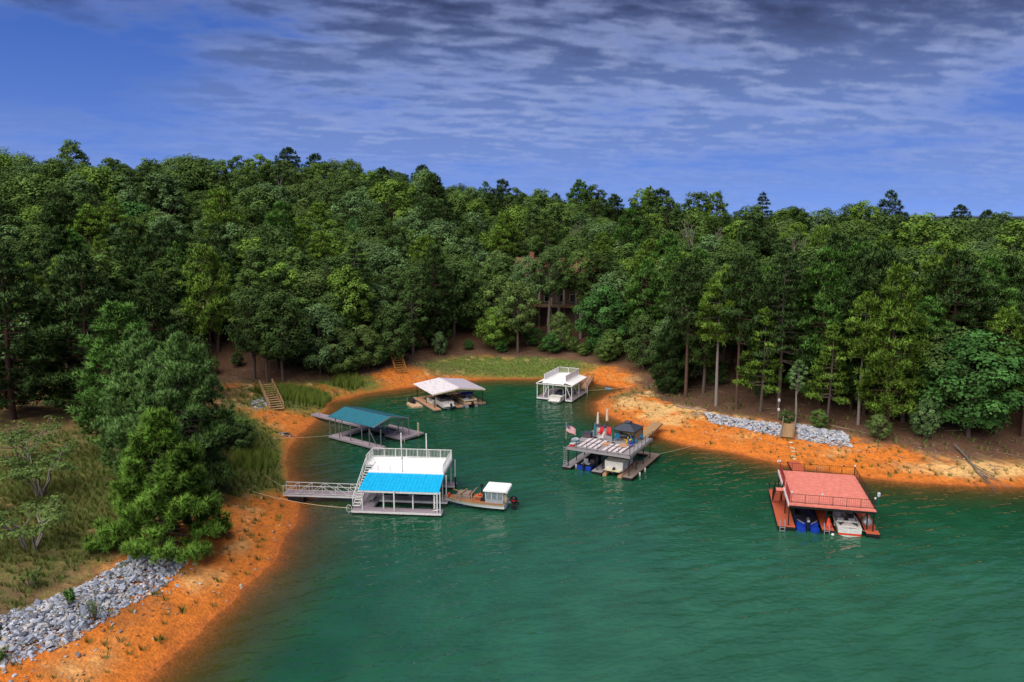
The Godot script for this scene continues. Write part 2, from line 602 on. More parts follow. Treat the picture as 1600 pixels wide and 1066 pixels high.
func make_materials() -> void:
	T.grime = noise_tex(512, 0.012, 0.84, 1.0, 3)
	T.roof = noise_tex(1024, 0.010, 0.84, 1.0, 61, 6)
	T.fine = noise_tex(1024, 0.014, 0.70, 1.0, 7, 6)
	T.wood = noise_tex(512, 0.02, 0.70, 1.0, 12, 4)
	T.relief = noise_tex(1024, 0.025, 0.0, 1.0, 21, 5)
	T.stone = noise_tex(512, 0.03, 0.62, 1.0, 33, 5)
	M.soil = mat(255, 255, 255, 0.95, 0, "fine", 0.11)
	M.soil.vertex_color_use_as_albedo = true
	M.soil.heightmap_enabled = true
	M.soil.heightmap_texture = T.relief
	M.soil.heightmap_scale = 9.0
	M.water = StandardMaterial3D.new()
	M.water.vertex_color_use_as_albedo = true
	M.water.albedo_texture = noise_tex(512, 0.008, 0.86, 1.0, 44, 3)
	M.water.transparency = BaseMaterial3D.TRANSPARENCY_ALPHA
	M.water.roughness = 0.06
	M.water.metallic_specular = 0.46
	M.water.uv1_triplanar = true
	M.water.uv1_scale = Vector3.ONE / 27.0
	M.water.heightmap_enabled = true
	M.water.heightmap_texture = water_relief()
	M.water.heightmap_scale = 8.0
	# docks
	M.white = mat(232, 232, 232, 0.45)
	M.deckwhite = mat(238, 238, 238, 0.6, 0, "")
	M.lilac = mat(176, 160, 172, 0.8, 0, "wood", 0.8)
	M.grey = mat(150, 150, 156, 0.5)
	M.steel = mat(165, 168, 172, 0.35, 0.6)
	M.black = mat(22, 22, 24, 0.6)
	M.blackmetal = mat(28, 26, 26, 0.45)
	M.turquoise = mat(0, 184, 240, 0.5, 0, "roof", 0.16)
	M.teal = mat(40, 118, 138, 0.6, 0, "roof", 0.16)
	M.tin = mat(240, 234, 240, 0.55, 0, "roof", 0.22)
	M.tinlilac = mat(206, 198, 212, 0.55, 0, "roof", 0.22)
	M.rust = mat(120, 70, 50, 0.8)
	M.red = mat(232, 136, 120, 0.8, 0, "grime", 0.2)
	M.redfloat = mat(216, 104, 70, 0.75, 0, "wood", 0.8)
	M.railred = mat(150, 48, 46, 0.6)
	M.wood = mat(188, 150, 108, 0.85, 0, "wood", 0.8)
	M.oldwood = mat(150, 132, 122, 0.9, 0, "wood", 0.8)
	M.greydeck = mat(172, 166, 170, 0.85, 0, "wood", 0.7)
	M.yellowwood = mat(205, 140, 62, 0.85, 0, "wood", 0.8)
	M.rawwood = mat(190, 126, 82, 0.85, 0, "wood", 0.9)
	M.drift = mat(160, 138, 120, 0.95, 0, "wood", 0.7)
	M.branch = mat(120, 112, 108, 0.95, 0, "wood", 0.7)
	M.roofing = mat(62, 70, 84, 0.6)
	M.rug = mat(226, 214, 218, 0.9)
	M.rugdark = mat(86, 76, 84, 0.9)
	M.tan = mat(196, 150, 116, 0.85)
	M.boatwhite = mat(228, 226, 222, 0.25)
	M.cream = mat(226, 212, 176, 0.5)
	M.navy = mat(16, 20, 44, 0.8)
	M.blue = mat(18, 62, 176, 0.35)
	M.royal = mat(20, 60, 170, 0.6)
	M.sky = mat(36, 150, 196, 0.5)
	M.forest = mat(14, 92, 78, 0.85)
	M.bluegreen = mat(46, 116, 130, 0.85)
	M.beige = mat(222, 200, 182, 0.85)
	M.chairred = mat(200, 24, 34, 0.5)
	M.yellow = mat(236, 196, 20, 0.5)
	M.orange = mat(226, 70, 28, 0.6)
	M.seat = mat(190, 196, 208, 0.5)
	M.darkglass = mat(30, 34, 40, 0.1, 0, "")
	M.cover = mat(20, 20, 26, 0.85)
	M.foam = mat(206, 172, 140, 0.8)
	M.alu = mat(186, 190, 198, 0.35, 0.35)
	M.flagred = mat(186, 26, 44, 0.8, 0, "")
	M.flagblue = mat(32, 40, 96, 0.8, 0, "")
	M.flagwhite = mat(232, 224, 228, 0.8, 0, "")
	M.rope = mat(214, 190, 160, 0.9, 0, "")
	M.roofbrown = mat(132, 82, 64, 0.85)
	M.siding = mat(126, 108, 90, 0.8)
	M.rock0 = mat(176, 184, 202, 0.8, 0, "stone", 1.3)
	M.rock1 = mat(140, 148, 168, 0.8, 0, "stone", 1.3)
	M.rock2 = mat(212, 210, 210, 0.8, 0, "stone", 1.3)
	M.rock3 = mat(112, 116, 132, 0.85, 0, "stone", 1.3)
	M.rocks = mat(255, 255, 255, 0.8, 0, "stone", 1.3)
	M.rocks.vertex_color_use_as_albedo = true
	var pane := StandardMaterial3D.new()
	pane.albedo_color = Color(0.75, 0.85, 0.9, 0.18)
	pane.transparency = BaseMaterial3D.TRANSPARENCY_ALPHA
	pane.roughness = 0.05
	M.pane = pane
	M.bark = mat(112, 98, 90, 0.95, 0, "wood", 0.6)
	M.barkpale = mat(158, 148, 142, 0.95, 0, "wood", 0.6)
	M.barkred = mat(104, 78, 66, 0.95, 0, "wood", 0.6)
	M.deadwood = mat(148, 138, 130, 0.95, 0, "wood", 0.6)


func leaf_mat(r: float, g: float, b: float) -> StandardMaterial3D:   # linear base colour; the leaves' own tones vary about it
	var m := StandardMaterial3D.new()
	m.albedo_color = Color(r * 1.95, g * 1.95, b * 1.95).linear_to_srgb()
	m.vertex_color_use_as_albedo = true
	m.roughness = 0.75
	m.metallic_specular = 0.22
	m.backlight_enabled = true
	m.backlight = Color(0.5, 0.5, 0.5)
	return m


func make_light() -> void:
	var cam := Camera3D.new()
	cam.name = "camera"
	cam.fov = CAM_FOV
	cam.position = CAM_AT
	cam.rotation_degrees.x = CAM_PITCH
	cam.near = 0.5
	cam.far = 9000
	add_child(cam)
	var env := Environment.new()
	env.background_mode = Environment.BG_SKY
	var sky := Sky.new()
	var pano := PanoramaSkyMaterial.new()
	pano.panorama = sky_texture()
	sky.sky_material = pano
	env.sky = sky
	env.background_energy_multiplier = 0.33
	env.tonemap_mode = Environment.TONE_MAPPER_LINEAR
	env.tonemap_exposure = 3.3
	env.sdfgi_enabled = true
	env.ssao_enabled = true
	env.ssil_enabled = true
	var we := WorldEnvironment.new()
	we.name = "surroundings"
	we.environment = env
	add_child(we)
	var sun := DirectionalLight3D.new()
	sun.name = "sun"
	sun.light_color = Color(1.0, 0.965, 0.91)
	sun.light_energy = 0.5
	sun.light_angular_distance = 75.0
	sun.shadow_enabled = true
	add_child(sun)
	sun.look_at_from_position(Vector3.ZERO, -Vector3(-0.45, 1.0, 0.62))   # high, a little from the left and from behind the camera


# ---------------------------------------------------------------- trees
class Leaves:
	var v := PackedVector3Array()
	var n := PackedVector3Array()
	var c := PackedColorArray()
	var r := RandomNumberGenerator.new()

	func dir() -> Vector3:
		var y := r.randf_range(-1, 1)
		var a := r.randf() * TAU
		var s := sqrt(1 - y * y)
		return Vector3(cos(a) * s, y, sin(a) * s)

	func leaf(p: Vector3, nn: Vector3, size: float, wide: float, col: Color) -> void:
		var t := nn.cross(dir())
		if t.length_squared() < 0.01:
			t = nn.cross(Vector3(0.3, 0.5, 0.8))
		t = t.normalized()
		var s := nn.cross(t) * size * wide * 0.5
		var a := p - t * size * 0.5
		var b := p + t * size * 0.5 - nn * size * 0.12
		v.append(a); v.append(p + s); v.append(b)
		v.append(a); v.append(b); v.append(p - s)
		for k in 6:
			n.append(nn)
			c.append(col)

	func blade(a: Vector3, d: Vector3, wide: float, nn: Vector3, col: Color) -> void:
		var s := d.cross(nn).normalized() * wide * 0.5
		v.append(a - s); v.append(a + d); v.append(a + s)
		for k in 3:
			n.append(nn)
			c.append(col)

	# a lump of leaves: a shell, fuller on top than below
	func lump(o: Vector3, rad: Vector3, count: int, size: float, tone: float, heart: Vector3) -> void:
		for k in count:
			var d := dir()
			if d.y < -0.25 and r.randf() < 0.6:
				d.y = -d.y
			var q := pow(r.randf(), 0.35)
			var p := o + d * rad * q
			var nn := (d * 1.0 + Vector3(0, 0.5, 0) + (p - heart).normalized() * 0.4 + dir() * 0.42).normalized()
			var t := tone * r.randf_range(0.82, 1.12)
			leaf(p, nn, size * r.randf_range(0.7, 1.3), 0.72, Color(t * r.randf_range(0.92, 1.08), t, t * r.randf_range(0.85, 1.05)).clamp())

	# a ball of needles
	func tuft(o: Vector3, axis: Vector3, rad: float, count: int, wide: float, tone: float) -> void:
		for k in count:
			var d := (dir() + axis * 0.75).normalized()
			var nn := (axis * 0.6 + Vector3(0, 0.7, 0) + dir() * 0.5).normalized()
			var t := tone * r.randf_range(0.7, 1.2)
			blade(o + d * rad * 0.12, d * rad * r.randf_range(0.75, 1.15), wide, nn, Color(t * r.randf_range(0.88, 1.12), t, t * 0.95).clamp())

	func mesh() -> ArrayMesh:
		var arr := []
		arr.resize(Mesh.ARRAY_MAX)
		arr[Mesh.ARRAY_VERTEX] = v
		arr[Mesh.ARRAY_NORMAL] = n
		arr[Mesh.ARRAY_COLOR] = c
		var m := ArrayMesh.new()
		m.add_surface_from_arrays(Mesh.PRIMITIVE_TRIANGLES, arr)
		return m


func limb(mb: MB, a: Vector3, b: Vector3, r0: float, r1: float, bend := 0.06, seg := 5) -> void:
	var l := a.distance_to(b)
	var m1 := a.lerp(b, 0.35) + Vector3(rng.randf_range(-1, 1), rng.randf_range(-0.5, 0.5), rng.randf_range(-1, 1)) * l * bend
	var m2 := a.lerp(b, 0.7) + Vector3(rng.randf_range(-1, 1), rng.randf_range(-0.5, 0.5), rng.randf_range(-1, 1)) * l * bend
	mb.tube(a, m1, r0, lerpf(r0, r1, 0.35), seg)
	mb.tube(m1, m2, lerpf(r0, r1, 0.35), lerpf(r0, r1, 0.7), seg)
	mb.tube(m2, b, lerpf(r0, r1, 0.7), r1, seg)


# every kind stands 1 unit = 1 metre; H is its height, W its crown's width
func broadleaf(sd: int, H: float, W: float, low: float, lumps: int, per: int, size: float, top_shape := 0.6) -> Array:
	rng.seed = sd
	var L := Leaves.new()
	L.r.seed = sd * 7 + 1
	var wood := MB.new()
	var ch := H * (1 - low)
	var mid := H * low + ch * 0.48
	var heart := Vector3(0, mid - ch * 0.15, 0)
	limb(wood, Vector3(0, -1.2, 0), Vector3(rng.randf_range(-.3, .3), mid, rng.randf_range(-.3, .3)), H * 0.017 + 0.05, H * 0.009, 0.02, 7)
	for k in lumps:
		var t := (k + 0.5) / lumps
		var y := lerpf(-0.85, 1.0, t)
		var ang := k * 2.399963 + rng.randf_range(-0.4, 0.4)
		var s := pow(maxf(1 - pow(absf(y), 2.2), 0.02), top_shape)
		var q := rng.randf_range(0.62, 1.02)
		if k % 5 == 0:
			q *= 0.5
		var o := Vector3(cos(ang) * s * W * 0.5 * q, mid + y * ch * 0.5 * rng.randf_range(0.86, 1.0), sin(ang) * s * W * 0.5 * q)
		var rad := W * rng.randf_range(0.105, 0.185)
		L.lump(o, Vector3(rad, rad * rng.randf_range(0.62, 0.9), rad), int(per * rng.randf_range(0.7, 1.3)), size, rng.randf_range(0.42, 0.92), heart)
		if k % 3 == 0:
			limb(wood, Vector3(0, H * low * 0.9 + (o.y - H * low) * 0.4, 0), o, H * 0.006 + 0.02, 0.02, 0.08, 4)
	return [wood.mesh(), L.mesh(), H]


func pine(sd: int, H: float, W: float, low: float, rows: int, tufts: int, blades: int, rad: float, wide: float, droop := 0.1, pointed := 0.5, flat := 0.5) -> Array:
	rng.seed = sd
	var L := Leaves.new()
	L.r.seed = sd * 5 + 3
	var wood := MB.new()
	limb(wood, Vector3(0, -1.2, 0), Vector3(rng.randf_range(-.2, .2), H * 0.97, rng.randf_range(-.2, .2)), H * 0.011 + 0.07, 0.04, 0.008, 7)
	for k in rows:
		var t := (k + rng.randf_range(0.1, 0.9)) / rows
		var y := lerpf(H * low, H * 0.97, t)
		var prof := pow(sin(PI * lerpf(0.22, 0.985, t)), 0.8) if pointed < 0.5 else pow(1 - t, 0.75) * 0.95 + 0.08
		var arms := 5 if t < 0.8 else 4
		for j in arms:
			if rng.randf() < 0.12:
				continue
			var ang := k * 1.1 + TAU * j / arms + rng.randf_range(-0.35, 0.35)
			var len := W * 0.5 * prof * rng.randf_range(0.62, 1.12)
			var out := Vector3(cos(ang), 0, sin(ang))
			var tip := Vector3(0, y + len * (0.28 * t - droop) + rng.randf_range(-.2, .2), 0) + out * len
			limb(wood, Vector3(0, y, 0), tip, 0.035 + 0.004 * H * (1 - t), 0.012, 0.05, 4)
			var tone := rng.randf_range(0.52, 0.86)
			var nt := maxi(3, int(tufts * (0.35 + len / (W * 0.5))))
			for q in nt:
				var s := 0.32 + 0.72 * sqrt(rng.randf())
				var spread := len * 0.30 * (1.25 - s) + rad * 0.9
				var side := Vector3(-out.z, 0, out.x)
				var o := Vector3(0, y, 0).lerp(tip, s) + side * rng.randf_range(-spread, spread) + Vector3(0, rng.randf_range(-0.3, 0.7) * rad * (1 - flat) * 2 + rad * 0.15, 0)
				L.tuft(o, (out * 0.35 + Vector3(0, 1, 0)).normalized(), rad * rng.randf_range(0.8, 1.25), blades, wide, tone * rng.randf_range(0.62, 1.3))
	for q in 5:
		L.tuft(Vector3(rng.randf_range(-.15, .15), H * 0.97 + q * 0.1 - 0.2, rng.randf_range(-.15, .15)), Vector3.UP, rad, blades, wide, 0.8)
	return [wood.mesh(), L.mesh(), H]


func bare(sd: int, H: float, spread: float) -> Array:
	rng.seed = sd
	var wood := MB.new()
	var tips := [[Vector3(0, -1, 0), Vector3(0, H * 0.45, 0), 0.2]]
	var depth := 0
	while depth < 5:
		var next := []
		for t in tips:
			limb(wood, t[0], t[1], t[2], t[2] * 0.62, 0.05, 5 if depth < 2 else 4)
			var d: Vector3 = t[1] - t[0]
			var l := d.length() * (0.62 if depth else 0.42)
			for k in (3 if depth < 3 else 2):
				var e := (d.normalized() + Vector3(rng.randf_range(-1, 1), rng.randf_range(-.25, .6), rng.randf_range(-1, 1)) * spread).normalized()
				next.append([t[1], t[1] + e * l * rng.randf_range(0.75, 1.2), t[2] * 0.58])
		tips = next
		depth += 1
	return [wood.mesh(), null, H]


# a low spreading tree with flat sprays of leaves on pale forked branches
func sprays(sd: int, H: float, W: float, arms: int, per: int, size: float) -> Array:
	rng.seed = sd
	var L := Leaves.new()
	L.r.seed = sd * 3 + 2
	var wood := MB.new()
	for k in arms:
		var ang := TAU * k / arms + rng.randf_range(-0.3, 0.3)
		var fork := Vector3(cos(ang) * W * 0.12, H * rng.randf_range(0.3, 0.5), sin(ang) * W * 0.12)
		limb(wood, Vector3(cos(ang) * 0.12, -0.6, sin(ang) * 0.12), fork, 0.11, 0.07, 0.06, 5)
		for j in 4:
			var a2 := ang + rng.randf_range(-0.9, 0.9)
			var tip := Vector3(cos(a2) * W * rng.randf_range(0.25, 0.5), H * rng.randf_range(0.55, 1.0), sin(a2) * W * rng.randf_range(0.25, 0.5))
			limb(wood, fork, tip, 0.06, 0.015, 0.08, 4)
			for q in 5:
				var o := fork.lerp(tip, rng.randf_range(0.45, 1.1)) + Vector3(rng.randf_range(-.6, .6), rng.randf_range(-.1, .25), rng.randf_range(-.6, .6))
				L.lump(o, Vector3(0.75, 0.16, 0.75), per, size, rng.randf_range(0.5, 0.9), o - Vector3(0, 2, 0))
	return [wood.mesh(), L.mesh(), H]


var K := {}        # tree kinds: [wood mesh, crown mesh, height]
var LM := {}       # leaf materials


func make_kinds() -> void:
	K.oak0 = broadleaf(101, 16, 10.5, 0.22, 62, 120, 0.40)
	K.oak1 = broadleaf(102, 17, 9.5, 0.25, 58, 120, 0.42)
	K.oak2 = broadleaf(103, 15, 11.5, 0.20, 66, 115, 0.38)
	K.poplar0 = broadleaf(104, 19, 8.0, 0.22, 60, 115, 0.40, 0.5)
	K.poplar1 = broadleaf(105, 18, 7.0, 0.30, 52, 120, 0.42, 0.45)
	K.leafy = broadleaf(106, 12, 9.0, 0.06, 70, 150, 0.36)
	K.thin = broadleaf(107, 17, 5.0, 0.48, 34, 100, 0.36)
	K.thin1 = broadleaf(109, 19, 8.5, 0.50, 46, 110, 0.38)
	K.low = broadleaf(108, 7, 6.0, 0.08, 46, 120, 0.30)
	K.pine0 = pine(201, 22, 8.0, 0.42, 19, 11, 13, 0.62, 0.16, 0.06, 0.0)
	K.pine1 = pine(202, 21, 7.0, 0.50, 16, 12, 13, 0.62, 0.16, 0.10, 0.0)
	K.pine2 = pine(203, 23, 9.5, 0.30, 22, 12, 13, 0.66, 0.16, 0.04, 0.0)
	K.tier0 = pine(204, 22, 9.0, 0.30, 17, 13, 12, 0.55, 0.15, 0.12, 1.0, 1.0)
	K.tier1 = pine(205, 14, 6.0, 0.22, 15, 11, 12, 0.45, 0.13, 0.10, 1.0, 1.0)
	K.bushy0 = pine(206, 12, 10.0, 0.02, 26, 24, 30, 0.50, 0.085, 0.02, 1.0, 0.1)
	K.bushy1 = pine(207, 17, 11.5, 0.03, 31, 24, 28, 0.56, 0.10, 0.02, 0.3, 0.1)
	K.fullpine = pine(208, 21, 8.5, 0.10, 27, 12, 15, 0.62, 0.14, 0.10, 0.0, 0.3)
	K.spray0 = sprays(301, 5.5, 7.5, 6, 26, 0.24)
	K.spray1 = sprays(302, 4.2, 6.5, 5, 22, 0.22)
	K.dead0 = bare(401, 15, 0.8)
	K.dead1 = bare(402, 17, 0.35)
	LM.dark = leaf_mat(0.036, 0.066, 0.014)
	LM.deep = leaf_mat(0.050, 0.090, 0.025)
	LM.mid = leaf_mat(0.072, 0.126, 0.030)
	LM.olive = leaf_mat(0.082, 0.130, 0.036)
	LM.sage = leaf_mat(0.082, 0.145, 0.054)
	LM.lime = leaf_mat(0.100, 0.175, 0.028)
	LM.blue = leaf_mat(0.044, 0.115, 0.028)
	LM.brown = leaf_mat(0.078, 0.092, 0.034)
	LM.needle = leaf_mat(0.042, 0.080, 0.024)
	LM.needlelime = leaf_mat(0.112, 0.190, 0.030)
	LM.needlefresh = leaf_mat(0.098, 0.190, 0.030)
	LM.needleblue = leaf_mat(0.088, 0.165, 0.050)
	LM.needlebright = leaf_mat(0.070, 0.155, 0.032)


const TONE := {"dark": "near-black green", "deep": "dark green", "mid": "mid green", "olive": "olive", "sage": "grey-green", "lime": "yellow-green", "blue": "blue-green", "brown": "brownish green", "needle": "dark green", "needlelime": "yellow-green", "needleblue": "frosty green", "needlebright": "bright green", "needlefresh": "fresh green", "": "bare grey"}
const KIND := {"oak": ["oak_tree", "round tree"], "poplar": ["poplar_tree", "tall oval tree"], "leafy": ["leafy_tree", "leafy tree"], "thin": ["slender_tree", "slender tree"], "low": ["small_tree", "small tree"], "pine": ["pine_tree", "tall pine"], "tier": ["tiered_conifer", "tiered conifer"], "bushy": ["young_pine", "young pine"], "fullpine": ["full_pine", "full pine"], "spray": ["spreading_tree", "spreading tree"], "dead": ["dead_tree", "leafless tree"]}
var planted := []     # dictionaries {kind, leaf, at, scale, turn, label, group}


func sort_of(kind: String) -> String:
	return kind.rstrip("0123456789")


func plant(kind: String, leaf: String, at: Vector3, height: float, label := "", wide := 1.0) -> void:
	var s: float = height / K[kind][2]
	planted.append({"kind": kind, "leaf": leaf, "at": at, "s": s, "w": s * wide, "turn": rng.randf() * TAU, "label": label, "hand": true})


func grow(t: Dictionary, label: String, group: String) -> void:
	var proto: Array = K[t.kind]
	var what: Array = KIND[sort_of(t.kind)]
	var o := thing(what[0], label, "tree", t.at, t.turn, group)
	o.scale = Vector3(t.w, t.s, t.w)
	var bark: Material = M.deadwood if t.leaf == "" else M.barkpale if t.label.contains("pale") else M.barkred if t.kind.begins_with("pine") or t.kind.begins_with("full") else M.barkpale if t.kind.begins_with("thin") or t.kind.begins_with("spray") else M.bark
	put(o, "trunk", proto[0], bark)
	if proto[1]:
		put(o, "crown", proto[1], LM[t.leaf])


func where_phrase(u: float, f: float) -> Array:
	var spot := "left lawn"
	for s in [[330, "left bank"], [480, "tall reeds"], [625, "teal-roofed dock"], [770, "metal-roofed dock"], [930, "white railed dock"], [1090, "party dock"], [1210, "plank walkway"], [1420, "red-decked dock"], [9999, "fallen branch"]]:
		if u < s[0]:
			spot = s[1]
			break
	var row := "at wood edge behind" if f < 9 else "low behind" if f < 34 else "midway above" if f < 70 else "on ridge above"
	return [row, spot]


func make_trees() -> void:
	rng.seed = 900
	# the young pines on the left bank
	plant("bushy0", "needlefresh", at_ground(-31.9, -68.4), 12.8, "bright bushy young pine nearest the grey riprap, branches reaching the ground", 1.06)
	plant("bushy1", "needleblue", at_ground(-34.6, -80.0), 17.6, "broad frosty-green pine standing right behind the bright bushy pine", 0.84)
	plant("bushy1", "needleblue", at_ground(-40.0, -84.0), 17.0, "frosty-green pine with rounded top, left of the broad frosty pine", 0.85)
	plant("fullpine", "needlebright", at_ground(-47.5, -94), 19.5, "bright green pine half hidden behind the frosty-green pines", 1.45)
	plant("low", "deep", at_ground(-66, -114.5), 6.0, "dark bush in the shade under the huge left pines", 1.3)
	plant("low", "dark", at_ground(-75, -114), 6.5, "dark bush in the shade at the left border under the pines", 1.4)
	plant("low", "dark", at_ground(-57, -113.5), 5.5, "dark bush between the huge pines and the young pines", 1.4)
	plant("low", "blue", at_ground(-49, -101), 7.5, "low blue-green tree at the left foot of the young pines", 1.3)
	plant("low", "deep", at_ground(-36.0, -99.0), 4.0, "low dark bush above the small grey riprap by the brown stairs", 1.5)
	plant("low", "mid", at_ground(-37.5, -104.5), 3.4, "small green bush between the young pines and the brown stairs", 1.5)
	plant("spray1", "olive", at_ground(-43.0, -66.5), 4.6, "low spreading olive tree with pale forked branches, at the left lawn's near end", 1.15)
	plant("spray0", "olive", at_ground(-49.5, -79.0), 5.6, "larger spreading olive tree with forked trunk on the left lawn", 1.05)
	plant("spray0", "lime", at_ground(-53.0, -72.0), 5.0, "yellow-green spreading tree cut by the photo's left border", 1.1)
	plant("spray1", "olive", at_ground(-58.0, -90.0), 5.0, "farther small olive tree on the left lawn under the big pines", 1.1)
	# the dark pines at the far left
	plant("fullpine", "needle", at_ground(-62, -112), 24, "huge dark pine with layered boughs right of the far-left pair", 1.5)
	plant("fullpine", "needle", at_ground(-72, -110), 25, "huge dark pine with layered boughs at the left border", 1.5)
	plant("tier0", "needle", at_ground(-68, -119), 23, "dark tiered pine between the two huge pines on the left", 1.1)
	plant("pine0", "needle", at_ground(-54.5, -118), 21, "dark pine with bare trunk beside the frosty young pines")
	plant("pine0", "needlelime", at_ground(-50, -128), 25, "yellow-green pine with a long bare trunk above the left bank", 0.95)
	plant("leafy", "olive", at_ground(-55.5, -124.5), 15, "olive crown with pale limbs beside the yellow-green bare-trunked pine", 1.1)
	# behind the reeds and the brown stairs
	plant("oak1", "deep", at_ground(-46.8, -139.5), 17, "dark tree on bare trunk behind the brown stairs, left one of three")
	plant("poplar1", "mid", at_ground(-44.0, -138.5), 14, "green tree on a thin grey trunk directly behind the brown stairs", 0.9)
	plant("oak0", "deep", at_ground(-41.6, -139.8), 17, "dark round tree with grey trunk at the top of the brown stairs", 0.9)
	plant("leafy", "sage", at_ground(-36.5, -146.0), 13.5, "grey-green leafy tree rising straight behind the tall reeds", 1.0)
	plant("leafy", "olive", at_ground(-33.0, -146.5), 9.5, "drooping olive tree overhanging the tall reeds' right end", 1.1)
	plant("leafy", "olive", at_ground(-29.2, -151.0), 9.0, "lower olive tree between the reeds and the yellow stairs", 1.1)
	plant("leafy", "deep", at_ground(-24.5, -157.5), 12.0, "dark tree leaning over the top of the yellow stairs", 1.0)
	plant("low", "sage", at_ground(-15.5, -166.0), 5.0, "small pale sapling left of the yellow-green spreading crown", 0.8)
	# by the far meadow
	plant("leafy", "lime", at_ground(-3.5, -171.0), 9.8, "yellow-green dome-shaped tree at the back of the far meadow", 1.12)
	plant("leafy", "olive", at_ground(10.5, -170.0), 8.6, "pale olive tree on thin stems right of the yellow-green dome", 0.9)
	plant("thin1", "sage", at_ground(3.6, -177.0), 20.0, "slender tree on a pale trunk before the hidden house's left columns", 0.85)
	plant("thin1", "deep", at_ground(11.2, -183.0), 21.5, "dark tree standing close before the hidden house's middle columns", 1.1)
	plant("thin1", "mid", at_ground(16.0, -181.0), 20.5, "mid green tree before the hidden house's right columns", 1.1)
	plant("oak1", "deep", at_ground(-2.0, -183.0), 19.0, "dark round tree at the hidden house's left corner", 1.1)
	plant("poplar0", "deep", at_ground(21.5, -182.0), 19.0, "dark oval tree at the hidden house's right corner", 1.2)
	plant("thin1", "deep", at_ground(8.6, -178.0), 21.0, "slender tree on a leaning pale trunk before the hidden house's middle", 1.0)
	plant("leafy", "blue", at_ground(19.5, -166.0), 14.5, "blue-green leafy tree to the right of the hidden house", 1.05)
	plant("low", "mid", at_ground(20.5, -161.0), 6.5, "small green tree above the orange clay behind the white railed dock", 1.1)
	plant("leafy", "deep", at_ground(26.0, -152.0), 11.0, "dark tree leaning over the orange bank behind the white railed dock", 0.9)
	# along the right bank
	plant("bushy1", "needle", at_ground(27.2, -131.5), 12.0, "dark bushy conifer at the cove's right corner, branches to the ground", 0.9)
	plant("pine0", "needle", at_ground(28.8, -127.0), 23.5, "tall pine behind the dark bushy conifer at the cove's right corner")
	plant("pine1", "needlelime", at_ground(32.3, -121.0), 21.0, "thin pine on a pale trunk above the log at the bank's edge")
	plant("pine0", "needle", at_ground(34.9, -118.8), 24.0, "tall pine with a straight brown trunk above the left white riprap", 0.85)
	plant("tier1", "needlelime", at_ground(37.8, -116.2), 16.0, "bright layered conifer left of the plank walkway", 1.1)
	plant("tier0", "needle", at_ground(40.6, -116.5), 25.0, "tall conifer with flat layered boughs directly behind the plank walkway")
	plant("thin", "sage", at_ground(41.4, -111.2), 9.5, "small grey-green tree at the top right of the plank walkway", 1.0)
	plant("tier1", "needlelime", at_ground(45.4, -109.8), 14.5, "bright green layered conifer above the right white riprap", 1.0)
	plant("pine1", "needlelime", at_ground(49.2, -108.2), 19.0, "pine on a pale lower trunk left of the great full pine", 0.85)
	plant("fullpine", "needlelime", at_ground(52.2, -105.6), 23.0, "great full pine on the right bank, bright from top to bottom", 0.98)
	plant("low", "sage", at_ground(55.4, -102.2), 5.6, "small grey-green tree standing alone near the fallen branch", 0.8)
	plant("leafy", "blue", at_ground(62.0, -103.0), 14.5, "big blue-green broadleaf tree on the right bank near the fallen branch", 1.15)
	plant("pine0", "needle", at_ground(69.5, -103.5), 19.0, "pine at the photo's right border above the shore")
	plant("leafy", "deep", at_ground(74.0, -103.0), 13.0, "dark leafy tree filling the right border below the pine")
	plant("fullpine", "needlelime", at_ground(63.5, -116.0), 24.0, "yellow-green pine rising behind the big blue-green broadleaf tree", 0.9)
	plant("low", "olive", at_ground(49.6, -102.8), 3.4, "olive bush beside the right end of the white riprap", 1.1)
	plant("low", "mid", at_ground(43.6, -108.2), 2.8, "low green bush above the right riprap near the walkway", 1.2)
	plant("low", "deep", at_ground(39.9, -110.6), 2.2, "dark little bush at the walkway's upper left", 1.2)
	plant("dead1", "", at_ground(45.6, -194.0), 23, "bare forked tree standing out against the sky above the party dock", 1.5)
	plant("dead0", "", at_ground(70.0, -189.0), 22, "dead tree with upright twigs on the ridge above the white riprap", 1.0)
	plant("dead1", "", at_ground(18.5, -225.0), 19, "bare spiky snag on the ridge above the hidden house")
	plant("dead0", "", at_ground(94.0, -146.0), 17, "dead tree with splayed grey branches near the right border")
	# the wood itself
	var taken := []
	for t in planted:
		taken.append(Vector2(t.at.x, t.at.z))
	rng.seed = 4711
	var hh_far := 1.0
	var z := -92.0
